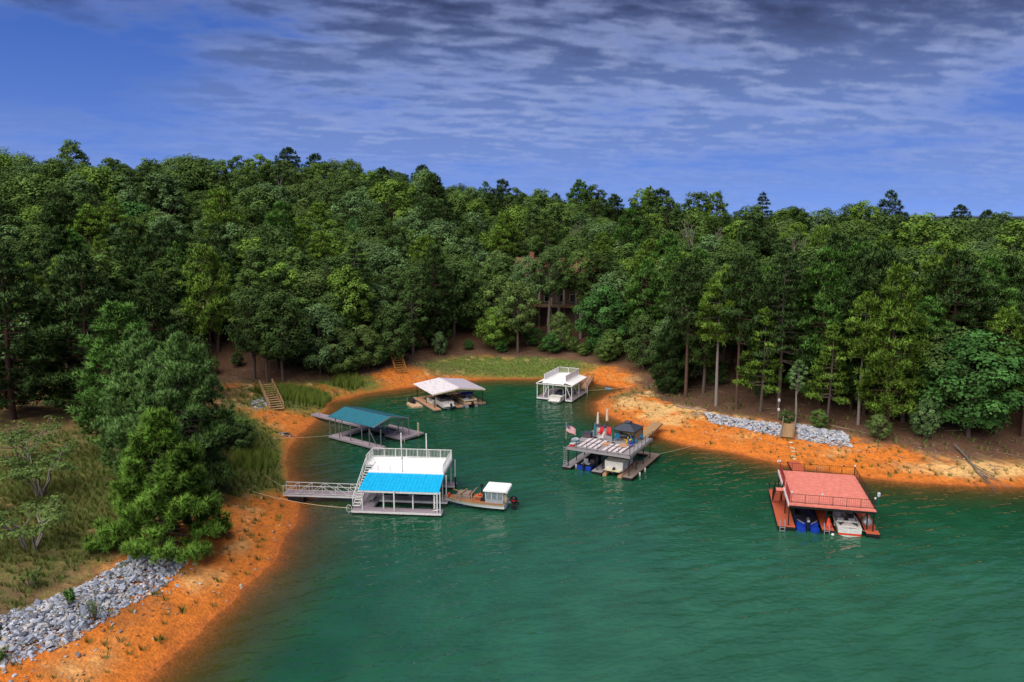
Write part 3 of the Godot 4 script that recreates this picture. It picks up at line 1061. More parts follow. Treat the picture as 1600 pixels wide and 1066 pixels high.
	while z > -420.0:
		var far := clampf((-z - 120) / 250.0, 0, 1)
		var gap := lerpf(5.2, 10.5, far)
		var reach := -z * 0.80 + 14
		var x := -reach
		while x < reach:
			var px := x + rng.randf_range(-0.45, 0.45) * gap
			var pz := z + rng.randf_range(-0.45, 0.45) * gap
			x += gap
			var f := wooded(px, pz)
			if f < 1.5 or f > 330:
				continue
			if f > 150 and rng.randf() < 0.5:
				continue
			var right := px > 24 and pz > -150
			if f < 5 and rng.randf() < (0.55 if right else 0.2):
				continue
			var here := Vector2(px, pz)
			if absf(px - 11) < 11.5 and pz > -205 and pz < -186:    # the hidden house and its clearing
				continue
			if f > 60:
				hh_far = rng.randf_range(0.85, 1.28)
			else:
				hh_far = 1.0
			var near := false
			for q in taken:
				if q.distance_squared_to(here) < (8.0 if f < 12 else 12.0):
					near = true
					break
			if near:
				continue
			var m := n1.get_noise_2d(px * 2.2 + 77, pz * 2.2) * 1.6 + rng.randf_range(-0.5, 0.5)
			var pick := rng.randf()
			var kind: String
			var leaf: String
			var hh: float
			if (m > 0.42 and (f < 60 or pick < 0.3)) or (right and f < 26 and pick < 0.62) or (px < -45 and f < 22 and pick < 0.5):
				kind = ["pine0", "pine1", "pine2", "tier0", "fullpine"][rng.randi() % 5]
				leaf = ["needle", "needle", "needlelime", "needle", "needlebright"][rng.randi() % 5]
				hh = rng.randf_range(17, 24)
			elif pick < 0.62:
				kind = ["oak0", "oak1", "oak2"][rng.randi() % 3]
				leaf = ["deep", "deep", "mid", "mid", "olive", "sage", "lime"][rng.randi() % 7]
				hh = rng.randf_range(13, 19)
			elif pick < 0.88:
				kind = ["poplar0", "poplar1"][rng.randi() % 2]
				leaf = ["dark", "deep", "mid", "mid", "sage", "lime", "deep"][rng.randi() % 7]
				hh = rng.randf_range(15, 21)
			else:
				kind = ["leafy", "thin", "low"][rng.randi() % 3]
				leaf = ["deep", "mid", "blue", "sage"][rng.randi() % 4]
				hh = {"leafy": 12.5, "thin": 15.0, "low": 7.0}[kind] * rng.randf_range(0.8, 1.2)
			if absf(px - 10) < 8.5 and pz > -190:
				hh = rng.randf_range(2.5, 4.5)
				if kind.begins_with("pine") or kind.begins_with("tier") or kind == "fullpine":
					kind = "low"
					leaf = "mid"
			planted.append({"kind": kind, "leaf": leaf, "at": at_ground(px, pz), "s": hh * hh_far / K[kind][2], "w": hh * hh_far / K[kind][2] * rng.randf_range(0.92, 1.22), "turn": rng.randf() * TAU, "label": "", "hand": false, "f": f})
		z -= gap * 0.9
	for k in 420:   # the lower storey along the wood's edge
		var px := rng.randf_range(-95, 92)
		var pz := rng.randf_range(-178, -92)
		var f := wooded(px, pz)
		var open := px > 25 and pz > -128
		if f < (5.0 if open else -0.5) or f > (22 if open else 9):
			continue
		if absf(px - 41) < 2.5 and pz > -118:
			continue
		var hh := rng.randf_range(1.6, 5.5)
		var kind: String = ["low", "leafy"][rng.randi() % 2]
		var leaf: String = ["deep", "mid", "mid", "blue", "olive"][rng.randi() % 5]
		planted.append({"kind": kind, "leaf": leaf, "at": at_ground(px, pz), "s": hh / K[kind][2], "w": hh / K[kind][2] * rng.randf_range(1.0, 1.3), "turn": rng.randf() * TAU, "label": "", "hand": false, "f": f})
	# which of them show: from near to far, how much of each rises above what stands before it
	var order := planted.duplicate()
	order.sort_custom(func(p, q): return p.at.distance_squared_to(CAM_AT) < q.at.distance_squared_to(CAM_AT))
	var seen := PackedFloat32Array()
	seen.resize(220)
	seen.fill(2000)
	for t in order:
		var H: float = K[t.kind][2] * t.s
		var top := project(t.at + Vector3(0, H, 0))
		var foot := project(t.at)
		var half: float = (foot.y - top.y) / H * 3.2 * t.w / t.s
		t.u = top.x
		t.area = 0.0
		for k in range(maxi(0, int((top.x - half) / 10) + 30), mini(219, int((top.x + half) / 10) + 30) + 1):
			var cut := minf(seen[k], foot.y)
			if k >= 30 and k < 190:
				t.area += maxf(0, cut - top.y) * 10
			seen[k] = minf(seen[k], top.y + half * 0.35)
		if t.hand:
			t.area = 1e9
	order.sort_custom(func(p, q): return p.area > q.area)
	var rest := {}
	var named := {}
	for k in order.size():
		var t: Dictionary = order[k]
		if k < 300:
			if t.label:
				grow(t, t.label, "")
			else:
				var w := where_phrase(t.u, t.f)
				var tone: String = TONE[t.leaf]
				var key := "%s %s %s %s" % [tone, KIND[sort_of(t.kind)][1], w[0], w[1]]
				if not named.has(key):
					named[key] = []
				named[key].append(t)
		else:
			var key2: String = t.kind + "/" + t.leaf
			if not rest.has(key2):
				rest[key2] = []
			rest[key2].append(Transform3D(Basis(Vector3.UP, t.turn).scaled(Vector3(t.w, t.s, t.w)), t.at))
	for key in named:
		var row: Array = named[key]
		row.sort_custom(func(p, q): return p.u < q.u)
		for k in row.size():
			var label: String = key
			if row.size() > 1:
				label = "%s, %s of %d from left" % [key, ONES[mini(k, 18)], row.size()]
			grow(row[k], label, "trees of the wooded hillside")
	# the ones that hardly show, as one mass
	var mass := Node3D.new()
	mass.name = "forest"
	mass.set_meta("kind", "stuff")
	tag(mass, "wooded hillside seen between and behind the single trees", "forest")
	add_child(mass)
	var crowns := {}
	for key in rest:
		var bits: PackedStringArray = key.split("/")
		var proto: Array = K[bits[0]]
		many(mass, "trunks", proto[0], M.bark, rest[key])
		if proto[1]:
			many(mass, "crowns", proto[1], LM[bits[1]], rest[key])


# ---------------------------------------------------------------- dock building blocks (local axes: x along the front, -z away from it)
func walkway(d: Node3D, x0: float, x1: float, z0: float, z1: float, deck: Material, fascia: Material, top := 0.5, tubs := true) -> MeshInstance3D:
	var mb := MB.new()
	# boards with open joints
	var long := absf(x1 - x0) > absf(z1 - z0)
	var a := minf(x0, x1); var b := maxf(x0, x1)
	var e := minf(z0, z1); var f := maxf(z0, z1)
	var n := maxi(1, int(((b - a) if long else (f - e)) / 0.30))
	for k in n:
		if long:
			var w := (b - a) / n
			mb.box(a + k * w + 0.008, a + (k + 1) * w - 0.008, top - 0.05, top, e, f)
		else:
			var w := (f - e) / n
			mb.box(a, b, top - 0.05, top, e + k * w + 0.008, e + (k + 1) * w - 0.008)
	var o := part(d, "walkway", mb, deck)
	mb = MB.new()
	mb.box(a + 0.01, b - 0.01, top - 0.27, top - 0.055, f - 0.06, f + 0.035)
	mb.box(a + 0.01, b - 0.01, top - 0.27, top - 0.055, e - 0.035, e + 0.06)
	mb.box(a - 0.035, a + 0.06, top - 0.272, top - 0.057, e + 0.062, f - 0.062)
	mb.box(b - 0.06, b + 0.035, top - 0.272, top - 0.057, e + 0.062, f - 0.062)
	part(o, "fascia", mb, fascia)
	if tubs:
		mb = MB.new()
		var m := maxi(1, int(((b - a) if long else (f - e)) / 1.25))
		for k in m:
			if long:
				var w := (b - a) / m
				mb.box(a + k * w + 0.06, a + (k + 1) * w - 0.06, -0.35, top - 0.275, e + 0.08, f - 0.05)
			else:
				var w := (f - e) / m
				mb.box(a + 0.08, b - 0.08, -0.35, top - 0.275, e + k * w + 0.06, e + (k + 1) * w - 0.06)
		part(o, "float_drums", mb, M.black)
	return o


func posts(d: Node3D, spots: Array, y0: float, y1: float, w: float, m: Material) -> void:
	for s in spots:
		var mb := MB.new()
		var y := y1
		if s.size() > 2:
			y = s[2]
		mb.box(s[0] - w / 2, s[0] + w / 2, y0, y, s[1] - w / 2, s[1] + w / 2)
		part(d, "post", mb, m)


func brace(d: Node3D, a: Vector3, b: Vector3, w: float, m: Material, called := "brace") -> void:
	var mb := MB.new()
	mb.bar(a, b, w)
	part(d, called, mb, m)


func railing(d: Node3D, a: Vector3, b: Vector3, h: float, step: float, m: Material, gap := 0.14, thick := 0.05) -> MeshInstance3D:
	# top and bottom rail with balusters as one part; its posts are its own pieces
	var mb := MB.new()
	mb.bar(a + Vector3(0, h, 0), b + Vector3(0, h, 0), thick * 1.3, thick)
	mb.bar(a + Vector3(0, 0.10, 0), b + Vector3(0, 0.10, 0), thick, thick)
	var l := a.distance_to(b)
	if gap > 0:
		var n := int(l / gap)
		for k in range(1, n):
			var p := a.lerp(b, float(k) / n)
			mb.bar(p + Vector3(0, 0.12, 0), p + Vector3(0, h - 0.02, 0), thick * 0.42)
	var o := part(d, "railing", mb, m)
	var q := maxi(1, roundi(l / step))
	for k in q + 1:
		var p := a.lerp(b, float(k) / q)
		mb = MB.new()
		mb.bar(p, p + Vector3(0, h + 0.03, 0), thick * 1.35)
		part(o, "railing_post", mb, m)
	return o


func sheet(d: Node3D, called: String, a: Vector3, b: Vector3, c: Vector3, e: Vector3, m: Material, rib := 0.45, thick := 0.05) -> MeshInstance3D:
	# a ribbed roof sheet a-b-c-e; the ribs run from a to e and b to c
	var up := (b - a).cross(e - a).normalized()
	var bump := 0.018 if m == M.teal else 0.045
	if up.y < 0:
		up = -up
	var mb := MB.new()
	var t := up * thick
	mb.quad(a + t, b + t, c + t, e + t, up)
	mb.quad(a, b, c, e, -up)
	var ring := [a, b, c, e]
	var mid: Vector3 = (a + b + c + e) / 4
	for k in 4:
		var p: Vector3 = ring[k]
		var q: Vector3 = ring[(k + 1) % 4]
		mb.quad(p, q, q + t, p + t, (p + q) / 2 - mid)
	var o := part(d, called, mb, m)
	if rib > 0:
		mb = MB.new()
		var n := int(a.distance_to(b) / rib)
		for k in range(0, n + 1):
			var s := clampf(float(k) / n, 0.004, 0.996)
			mb.bar(a.lerp(b, s) + t * 1.1, e.lerp(c, s) + t * 1.1, 0.05, bump)
		part(o, "ribs", mb, m)
	return o


func ladder(d: Node3D, a: Vector3, b: Vector3, across: Vector3, rungs: int, m: Material, r := 0.03) -> void:
	var mb := MB.new()
	mb.tube(a - across, b - across, r, r, 5)
	mb.tube(a + across, b + across, r, r, 5)
	var o := part(d, "ladder", mb, m)
	mb = MB.new()
	for k in rungs:
		var p := a.lerp(b, (k + 0.5) / rungs)
		mb.bar(p - across, p + across, 0.09, 0.035)
	part(o, "rungs", mb, m)


func stairs(d: Node3D, lo: Vector3, hi: Vector3, half: Vector3, n: int, m: Material, m2: Material, rail_h := 0.0, both := false) -> Node3D:
	# steps between lo and hi (the middle of the lowest and highest tread)
	var mb := MB.new()
	for s in [-1.0, 1.0]:
		mb.bar(lo + half * s * 1.06 - Vector3(0, 0.08, 0), hi + half * s * 1.06 - Vector3(0, 0.08, 0), 0.05, 0.24)
	var o := part(d, "stairs", mb, m2)
	var go := (hi - lo)
	var flat := Vector3(go.x, 0, go.z).normalized()
	var run := Vector2(go.x, go.z).length() / n
	for k in n:
		mb = MB.new()
		mb.obox(lo.lerp(hi, float(k) / maxi(n - 1, 1)), half, Vector3(0, 0.022, 0), flat * run * 0.36)
		part(o, "step", mb, m)
	if rail_h > 0:
		for s in ([-1.0, 1.0] if both else [-1.0]):
			mb = MB.new()
			var a: Vector3 = lo + half * s * 1.12
			var b: Vector3 = hi + half * s * 1.12
			mb.bar(a + Vector3(0, rail_h, 0), b + Vector3(0, rail_h, 0), 0.06)
			mb.bar(a + Vector3(0, rail_h * 0.55, 0), b + Vector3(0, rail_h * 0.55, 0), 0.04)
			for k in 5:
				var p := a.lerp(b, k / 4.0)
				mb.bar(p - Vector3(0, 0.05, 0), p + Vector3(0, rail_h, 0), 0.07)
			part(o, "handrail", mb, m2)
	return o


func gangway(label: String, a: Vector3, b: Vector3, w: float, deck: Material, rail: Material, rails := false, floats := false) -> Node3D:
	# a walkway bridging from the bank (a) to the dock (b)
	var d := b - a
	var len := d.length()
	var o := thing("gangway", label, "gangway", a, atan2(-d.z, d.x))
	o.rotation.z = asin(d.y / len)
	o.rotation_order = EULER_ORDER_YXZ
	var n := maxi(2, int(len / 0.3))
	var mb := MB.new()
	for k in n:
		mb.box(len * k / n + 0.01, len * (k + 1) / n - 0.01, -0.05, 0.0, -w / 2, w / 2)
	part(o, "planks", mb, deck)
	mb = MB.new()
	mb.box(0, len, -0.24, -0.055, w / 2 - 0.05, w / 2 + 0.04)
	mb.box(0, len, -0.24, -0.055, -w / 2 - 0.04, -w / 2 + 0.05)
	part(o, "side_beams", mb, rail)
	if rails:
		for s in [-1.0, 1.0]:
			mb = MB.new()
			var zz: float = s * (w / 2 - 0.03)
			mb.bar(Vector3(0, 1.0, zz), Vector3(len, 1.0, zz), 0.06)
			mb.bar(Vector3(0, 0.08, zz), Vector3(len, 0.08, zz), 0.05)
			var q := 6
			for k in q + 1:
				mb.bar(Vector3(len * k / q, 0, zz), Vector3(len * k / q, 1.0, zz), 0.05)
				if k < q:
					var up := k < q / 2
					mb.bar(Vector3(len * k / q, 0.05 if up else 1.0, zz), Vector3(len * (k + 1) / q, 1.0 if up else 0.05, zz), 0.045)
			part(o, "truss_rail", mb, rail)
	if floats:
		mb = MB.new()
		mb.box(0.6, 2.4, -0.75, -0.25, -w / 2 - 0.25, w / 2 + 0.25)
		part(o, "float_drums", mb, M.black)
	return o


func cable(label: String, a: Vector3, b: Vector3, sag: float, r := 0.022) -> Node3D:
	var pts := []
	for k in 13:
		var t := k / 12.0
		pts.append(a.lerp(b, t) - Vector3(0, sag * 4 * t * (1 - t), 0) - a)
	var mb := MB.new()
	mb.path(pts, r, 4)
	var o := MeshInstance3D.new()
	o.name = numbered("mooring_cable")
	o.mesh = mb.mesh()
	o.material_override = M.rope
	o.position = a
	tag(o, label, "cable")
	add_child(o)
	return o


# ---------------------------------------------------------------- boats (bow towards -z, stern at z = 0, water at y = 0)
func hull(o: Node3D, L: float, B: float, H: float, hull_m: Material, deck_m: Material, floor_m: Material, cockpit0 := 0.1, cockpit1 := 0.6, band: Material = null) -> void:
	var N := 14
	var gun := []; var chine := []; var keel := []
	for k in N + 1:
		var t := float(k) / N
		var w := B / 2 * (1.0 - pow(maxf(t - 0.25, 0) / 0.75, 2.6)) * (0.93 + 0.07 * minf(t * 4, 1))
		w = maxf(w, 0.02)
		var sh := H * (1 + 0.22 * t * t)
		gun.append(Vector3(w, sh, -L * t))
		chine.append(Vector3(w * (0.94 - 0.25 * t), lerpf(0.06, 0.40 * H, t * t), -L * t * 0.985))
		keel.append(Vector3(0, lerpf(-0.22, 0.1, pow(t, 4)), -L * t * 0.96))
	var mb := MB.new()
	var bd := MB.new()
	for k in N:
		for s in [-1.0, 1.0]:
			var f := func(p: Vector3) -> Vector3: return Vector3(p.x * s, p.y, p.z)
			var out := Vector3(s, -0.2, -0.2)
			var g0: Vector3 = f.call(gun[k]); var g1: Vector3 = f.call(gun[k + 1])
			var c0: Vector3 = f.call(chine[k]); var c1: Vector3 = f.call(chine[k + 1])
			var k0: Vector3 = f.call(keel[k]); var k1: Vector3 = f.call(keel[k + 1])
			mb.quad(g0, g1, c1, c0, out)
			mb.quad(c0, c1, k1, k0, Vector3(s * 0.4, -1, 0))
			if band:
				var u0 := g0.lerp(c0, 0.72); var u1 := g1.lerp(c1, 0.72)
				bd.quad(u0 + Vector3(s * 0.008, 0, 0), u1 + Vector3(s * 0.008, 0, 0), c1 + Vector3(s * 0.008, 0, 0), c0 + Vector3(s * 0.008, 0, 0), out)
	mb.quad(gun[0], gun[0] * Vector3(-1, 1, 1), chine[0] * Vector3(-1, 1, 1), chine[0], Vector3(0, 0, 1))
	mb.tri(chine[0], chine[0] * Vector3(-1, 1, 1), keel[0], Vector3(0, 0, 1))
	var h := part(o, "hull", mb, hull_m)
	if band:
		var q0: Vector3 = gun[0].lerp(chine[0], 0.72) + Vector3(0, 0, 0.01)
		var q1: Vector3 = chine[0] + Vector3(0, 0, 0.01)
		bd.quad(q0, q0 * Vector3(-1, 1, 1), q1 * Vector3(-1, 1, 1), q1, Vector3(0, 0, 1))
		part(h, "waterline_band", bd, band)
	# deck with an open cockpit
	mb = MB.new()
	var fl := MB.new()
	for k in N:
		var t := (k + 0.5) / N
		var open := t > cockpit0 and t < cockpit1
		var rim := 0.16 if open else 0.0
		var g0: Vector3 = gun[k]; var g1: Vector3 = gun[k + 1]
		if not open:
			var crown := Vector3(0, 0.06, 0)
			mb.quad(g0, g1, Vector3(0, g1.y, g1.z) + crown, Vector3(0, g0.y, g0.z) + crown, Vector3.UP)
			mb.quad(g0 * Vector3(-1, 1, 1), g1 * Vector3(-1, 1, 1), Vector3(0, g1.y, g1.z) + crown, Vector3(0, g0.y, g0.z) + crown, Vector3.UP)
			var was := (k - 0.5) / N > cockpit0 and (k - 0.5) / N < cockpit1
			var will := (k + 1.5) / N > cockpit0 and (k + 1.5) / N < cockpit1
			if was:
				mb.quad(g0, g0 * Vector3(-1, 1, 1), Vector3(-g0.x, 0.22, g0.z), Vector3(g0.x, 0.22, g0.z), Vector3(0, 0, 1))
			if will:
				mb.quad(g1, g1 * Vector3(-1, 1, 1), Vector3(-g1.x, 0.22, g1.z), Vector3(g1.x, 0.22, g1.z), Vector3(0, 0, -1))
		else:
			for s in [-1.0, 1.0]:
				var a := g0 * Vector3(s, 1, 1); var b := g1 * Vector3(s, 1, 1)
				var a2 := a - Vector3(s * rim, 0, 0); var b2 := b - Vector3(s * rim, 0, 0)
				var lo := Vector3(0, -1, 0)
				mb.quad(a, b, b2, a2, Vector3.UP)
				mb.quad(a2, b2, Vector3(b2.x, 0.22, b2.z), Vector3(a2.x, 0.22, a2.z), Vector3(-s, 0, 0))
			fl.quad(Vector3(g0.x - rim, 0.22, g0.z), Vector3(g1.x - rim, 0.22, g1.z), Vector3(-g1.x + rim, 0.22, g1.z), Vector3(-g0.x + rim, 0.22, g0.z), Vector3.UP)
	part(o, "deck", mb, deck_m)
	if fl.v.size():
		part(o, "cockpit_floor", fl, floor_m)


func outboard(o: Node3D, at: Vector3, s := 1.0, stripe: Material = null, facing := 0.0) -> void:
	var hub := MB.new()
	hub.lathe(Vector3.ZERO, [Vector2(0.13, 0), Vector2(0.24, 0.05), Vector2(0.27, 0.28), Vector2(0.25, 0.48), Vector2(0.14, 0.60), Vector2(0.0, 0.62)], 10, Color.WHITE, 0.85, 1.25)
	var m := part(o, "outboard_motor", hub, M.blackmetal)
	m.position = at
	m.rotation.y = facing
	m.scale = Vector3.ONE * s
	hub = MB.new()
	hub.box(-0.07, 0.07, -0.75, 0.02, -0.12, 0.12)
	hub.box(-0.16, 0.16, -0.42, -0.38, -0.25, 0.25)
	hub.box(-0.10, 0.10, -0.15, 0.08, -0.45, -0.1)
	part(m, "shaft", hub, M.blackmetal)
	if stripe:
		hub = MB.new()
		hub.lathe(Vector3(0, 0.22, 0), [Vector2(0.273, 0), Vector2(0.274, 0.10)], 10, Color.WHITE, 0.86, 1.26)
		part(m, "stripe", hub, stripe)


func seat(o: Node3D, at: Vector3, w: float, m: Material, turn := 0.0) -> void:
	var mb := MB.new()
	mb.box(-w / 2, w / 2, 0, 0.32, -0.25, 0.27)
	mb.box(-w / 2, w / 2, 0.30, 0.78, 0.20, 0.33)
	var s := part(o, "seat", mb, m)
	s.position = at
	s.rotation.y = turn


# ---------------------------------------------------------------- the docks and what lies at them
func spot(d: Node3D, x: float, y: float, z: float) -> Vector3:
	return d.transform * Vector3(x, y, z)


func turquoise_dock() -> void:
	var d := thing("boat_dock", "white two-storey dock with bright turquoise awning and white upper deck", "dock", Vector3(-17.44, 0, -81.2), deg_to_rad(-5.4))
	walkway(d, 0, 9.88, 0, -1.1, M.lilac, M.white)
	walkway(d, 0, 2.1, -1.11, -10.15, M.lilac, M.white)
	walkway(d, 2.11, 9.88, -3.5, -4.9, M.lilac, M.white)
	walkway(d, 2.11, 9.88, -8.85, -10.15, M.lilac, M.white)
	posts(d, [[1.2, -0.15], [3.35, -0.9], [4.7, -0.2], [6.6, -0.95], [9.42, -0.15], [9.7, -0.35]], 0.5, 2.72, 0.13, M.white)
	posts(d, [[1.2, -4.0], [9.35, -3.75], [9.7, -4.2], [5.4, -4.6], [1.2, -9.9], [5.4, -9.9], [9.35, -9.3], [9.75, -9.9]], 0.5, 3.3, 0.13, M.white)
	# awnings, front and back
	sheet(d, "awning", Vector3(0.73, 2.64, -0.35), Vector3(9.60, 2.64, -0.35), Vector3(9.50, 3.42, -3.93), Vector3(0.83, 3.42, -3.93), M.turquoise, 0.40)
	var mb := MB.new()
	mb.box(0.70, 9.63, 2.44, 2.63, -0.40, -0.32)
	part(d, "eave_beam", mb, M.white)
	mb = MB.new()
	mb.bar(Vector3(9.57, 2.56, -0.42), Vector3(9.47, 3.33, -3.9), 0.06, 0.18)
	mb.bar(Vector3(0.76, 2.56, -0.42), Vector3(0.86, 3.33, -3.9), 0.06, 0.18)
	part(d, "gable_trim", mb, M.white)
	sheet(d, "rear_awning", Vector3(9.6, 2.64, -11.0), Vector3(0.83, 2.64, -11.0), Vector3(0.83, 3.35, -9.62), Vector3(9.6, 3.35, -9.62), M.turquoise, 0.30)
	# upper deck
	mb = MB.new()
	mb.box(0.80, 9.47, 3.44, 3.56, -9.57, -3.93)
	mb.box(-0.15, 0.795, 3.44, 3.56, -9.57, -6.55)
	var up := part(d, "upper_deck", mb, M.deckwhite)
	mb = MB.new()
	mb.box(0.80, 9.50, 3.20, 3.435, -4.06, -3.955)
	mb.box(9.39, 9.50, 3.20, 3.435, -9.57, -4.07)
	mb.box(-0.15, 9.385, 3.20, 3.435, -9.58, -9.47)
	mb.box(-0.18, -0.08, 3.20, 3.435, -9.46, -6.55)
	part(up, "edge_beams", mb, M.white)
	railing(d, Vector3(-0.10, 3.56, -9.52), Vector3(9.42, 3.56, -9.52), 1.05, 1.35, M.white, 0.17, 0.06)
	railing(d, Vector3(9.42, 3.56, -9.45), Vector3(9.42, 3.56, -4.0), 1.05, 1.35, M.white, 0.17, 0.06)
	railing(d, Vector3(-0.10, 3.56, -9.45), Vector3(-0.10, 3.56, -6.6), 1.05, 1.4, M.white, 0.17, 0.06)
	var st := stairs(d, Vector3(0.36, 0.75, -0.75), Vector3(0.34, 3.40, -6.3), Vector3(0.37, 0, 0), 15, M.white, M.white, 0.95)
	st.name = "staircase"
	for q in [[3.3, -9.75], [6.35, -9.75]]:
		mb = MB.new()
		mb.tube(Vector3(q[0], 0.2, q[1]), Vector3(q[0], 6.5, q[1]), 0.085, 0.075, 8, Color.WHITE, true)
		part(d, "tall_pole", mb, M.white)
	mb = MB.new()
	mb.tube(Vector3(4.75, 3.56, -4.1), Vector3(4.75, 6.6, -4.1), 0.035, 0.03, 6)
	mb.box(4.66, 4.84, 5.1, 5.2, -4.15, -4.05)
	part(d, "light_pole", mb, M.grey)
	for q in [[1.0, -4.6], [1.9, -4.3], [3.3, -4.25], [9.2, -4.5]]:
		mb = MB.new()
		mb.tube(Vector3(q[0], 3.56, q[1]), Vector3(q[0], 4.25, q[1]), 0.02, 0.02, 5)
		part(d, "short_stake", mb, M.grey)
	brace(d, Vector3(0.9, 3.58, -4.7), Vector3(1.35, 4.25, -5.4), 0.05, M.grey, "gate_bar")
	# winch wheel at the corner
	mb = MB.new()
	var ring := []
	for k in 17:
		ring.append(Vector3(cos(TAU * k / 16) * 0.30, 0, sin(TAU * k / 16) * 0.0) + Vector3(0, sin(TAU * k / 16) * 0.42, 0))
	mb.path(ring, 0.028, 5)
	for k in 4:
		mb.tube(ring[k * 4], ring[k * 4].rotated(Vector3.BACK, PI), 0.015, 0.015, 4)
	var wheel := part(d, "winch_wheel", mb, M.white)
	wheel.position = Vector3(-0.28, 0.62, -0.1)
	# twisted white line hanging from the front corner, and the folded ladder below it
	mb = MB.new()
	var tw := []
	for k in 21:
		tw.append(Vector3(9.05 + 0.10 * (1 if k % 2 else -1), 2.45 - k * 0.085, -0.55))
	mb.path(tw, 0.05, 5)
	part(d, "knotted_rope", mb, M.boatwhite)
	ladder(d, Vector3(8.95, 0.56, -0.62), Vector3(9.55, 0.74, -0.22), Vector3(-0.12, 0, 0.2), 5, M.white)
	mb = MB.new()
	mb.tube(Vector3(9.95, 0.3, -8.9), Vector3(9.95, 1.5, -8.9), 0.10, 0.10, 8, Color.WHITE, true)
	part(d, "black_bumper", mb, M.black)
	# things on it
	var o := thing("lounge_chair", "grey slatted lounge chair under the turquoise awning's left end", "chair", spot(d, 1.45, 0.5, -3.2), d.rotation.y)
	for k in 9:
		mb = MB.new()
		mb.box(-0.32, 0.32, 0.36, 0.40, -0.9 + k * 0.2, -0.76 + k * 0.2)
		part(o, "slat", mb, M.grey)
	for q in [[-0.3, -0.8], [0.3, -0.8], [-0.3, 0.7], [0.3, 0.7]]:
		mb = MB.new()
		mb.box(q[0] - 0.03, q[0] + 0.03, 0, 0.36, q[1] - 0.03, q[1] + 0.03)
		part(o, "leg", mb, M.grey)
	mb = MB.new()
	mb.bar(Vector3(0.36, 0.55, -0.9), Vector3(0.36, 0.55, 0.9), 0.05)
	mb.bar(Vector3(-0.36, 0.55, -0.9), Vector3(-0.36, 0.55, 0.9), 0.05)
	part(o, "arm_rails", mb, M.grey)
	gangway("white truss gangway from the grassy bank to the turquoise-awned dock", Vector3(-25.9, 0.95, -85.6), spot(d, 0.05, 0.72, -4.2), 1.25, M.lilac, M.white, true, true)
	cable("pale rope from the left bank to the turquoise-awned dock's winch wheel", at_ground(-29.0, -84.0, 0.5), spot(d, -0.3, 0.7, -0.1), 0.35, 0.03)
	cable("thin rope from the young pines to the white truss gangway's end", at_ground(-29.6, -90.5, 0.5), Vector3(-25.6, 1.0, -86.3), 0.15, 0.018)
	# the work boat alongside
	var b := thing("work_boat", "wooden-decked pontoon work boat with white-roofed cabin moored at the turquoise-awned dock", "boat", Vector3(-7.5, 0.34, -84.3), deg_to_rad(-12))
	hull(b, 7.2, 2.75, 0.50, M.deckwhite, M.cream, M.cream, 2, 2)
	for piece in b.get_children():
		piece.transform = Transform3D(Basis(Vector3.UP, PI / 2), Vector3(7.05, 0, 0))
	mb = MB.new()
	var edge := MB.new()
	for k in 20:
		var xx := 0.45 + k * 0.325
		var tt := (7.05 - xx) / 7.2
		var hw := 1.375 * (1.0 - pow(maxf(tt - 0.25, 0) / 0.75, 2.6)) - 0.14
		if hw > 0.1:
			mb.box(xx, xx + 0.31, 0.575 + 0.11 * tt * tt, 0.64 + 0.11 * tt * tt, -hw, hw)
	part(b, "planks", mb, M.rawwood)
	var along := []
	for k in 13:
		var tt := k / 12.0
		var hw := maxf(1.385 * (1.0 - pow(maxf(tt - 0.25, 0) / 0.75, 2.6)), 0.02)
		along.append(Vector3(7.05 - 7.2 * tt, 0.53 + 0.11 * tt * tt, hw))
	for s in [1.0, -1.0]:
		for k in 12:
			edge.bar(along[k] * Vector3(1, 1, s), along[k + 1] * Vector3(1, 1, s), 0.07, 0.10)
	part(b, "gunwale_boards", edge, M.wood)
	mb = MB.new()
	mb.box(1.4, 3.1, 0.58, 1.05, -0.95, 0.7)
	mb.box(1.5, 2.9, 1.05, 1.20, -0.8, 0.5)
	part(b, "dark_crate", mb, M.oldwood)
	for q in [[Vector3(1.9, 1.28, 0.9), Vector3(2.3, 1.28, -1.0)], [Vector3(2.0, 0.58, 1.15), Vector3(2.0, 1.4, 1.15)], [Vector3(3.35, 0.58, 1.1), Vector3(3.35, 1.5, 1.1)], [Vector3(3.35, 1.5, 1.1), Vector3(3.45, 1.5, -1.0)], [Vector3(3.9, 0.58, 0.6), Vector3(3.9, 1.45, 0.6)], [Vector3(4.4, 0.58, 0.5), Vector3(4.4, 1.35, 0.5)], [Vector3(0.2, 0.58, 1.1), Vector3(0.6, 1.25, 1.0)], [Vector3(0.6, 1.1, -1.1), Vector3(1.3, 0.9, -1.1)], [Vector3(1.2, 0.58, 1.15), Vector3(1.2, 1.0, 1.15)], [Vector3(3.5, 1.15, 0.9), Vector3(4.4, 1.15, 0.9)]]:
		brace(b, q[0], q[1], 0.10, M.wood, "timber")
	for q in [[3.75, 0.45], [4.0, -0.2]]:
		mb = MB.new()
		mb.lathe(Vector3(q[0], 0.58, q[1]), [Vector2(0.18, 0), Vector2(0.2, 0.5), Vector2(0.1, 0.62), Vector2(0, 0.64)], 8)
		part(b, "red_canister", mb, M.orange)
	mb = MB.new()
	mb.lathe(Vector3(0.5, 0.58, 0.2), [Vector2(0.14, 0), Vector2(0.16, 0.45), Vector2(0, 0.6)], 8)
	part(b, "red_canister", mb, M.orange)
	mb = MB.new()
	mb.tube(Vector3(4.0, 0.6, -0.9), Vector3(4.0, 1.75, -0.9), 0.06, 0.06, 6)
	mb.lathe(Vector3(4.0, 1.65, -0.9), [Vector2(0.1, 0), Vector2(0.2, 0.12), Vector2(0.18, 0.3), Vector2(0, 0.36)], 8)
	part(b, "derrick_winch", mb, M.blackmetal)
	mb = MB.new()
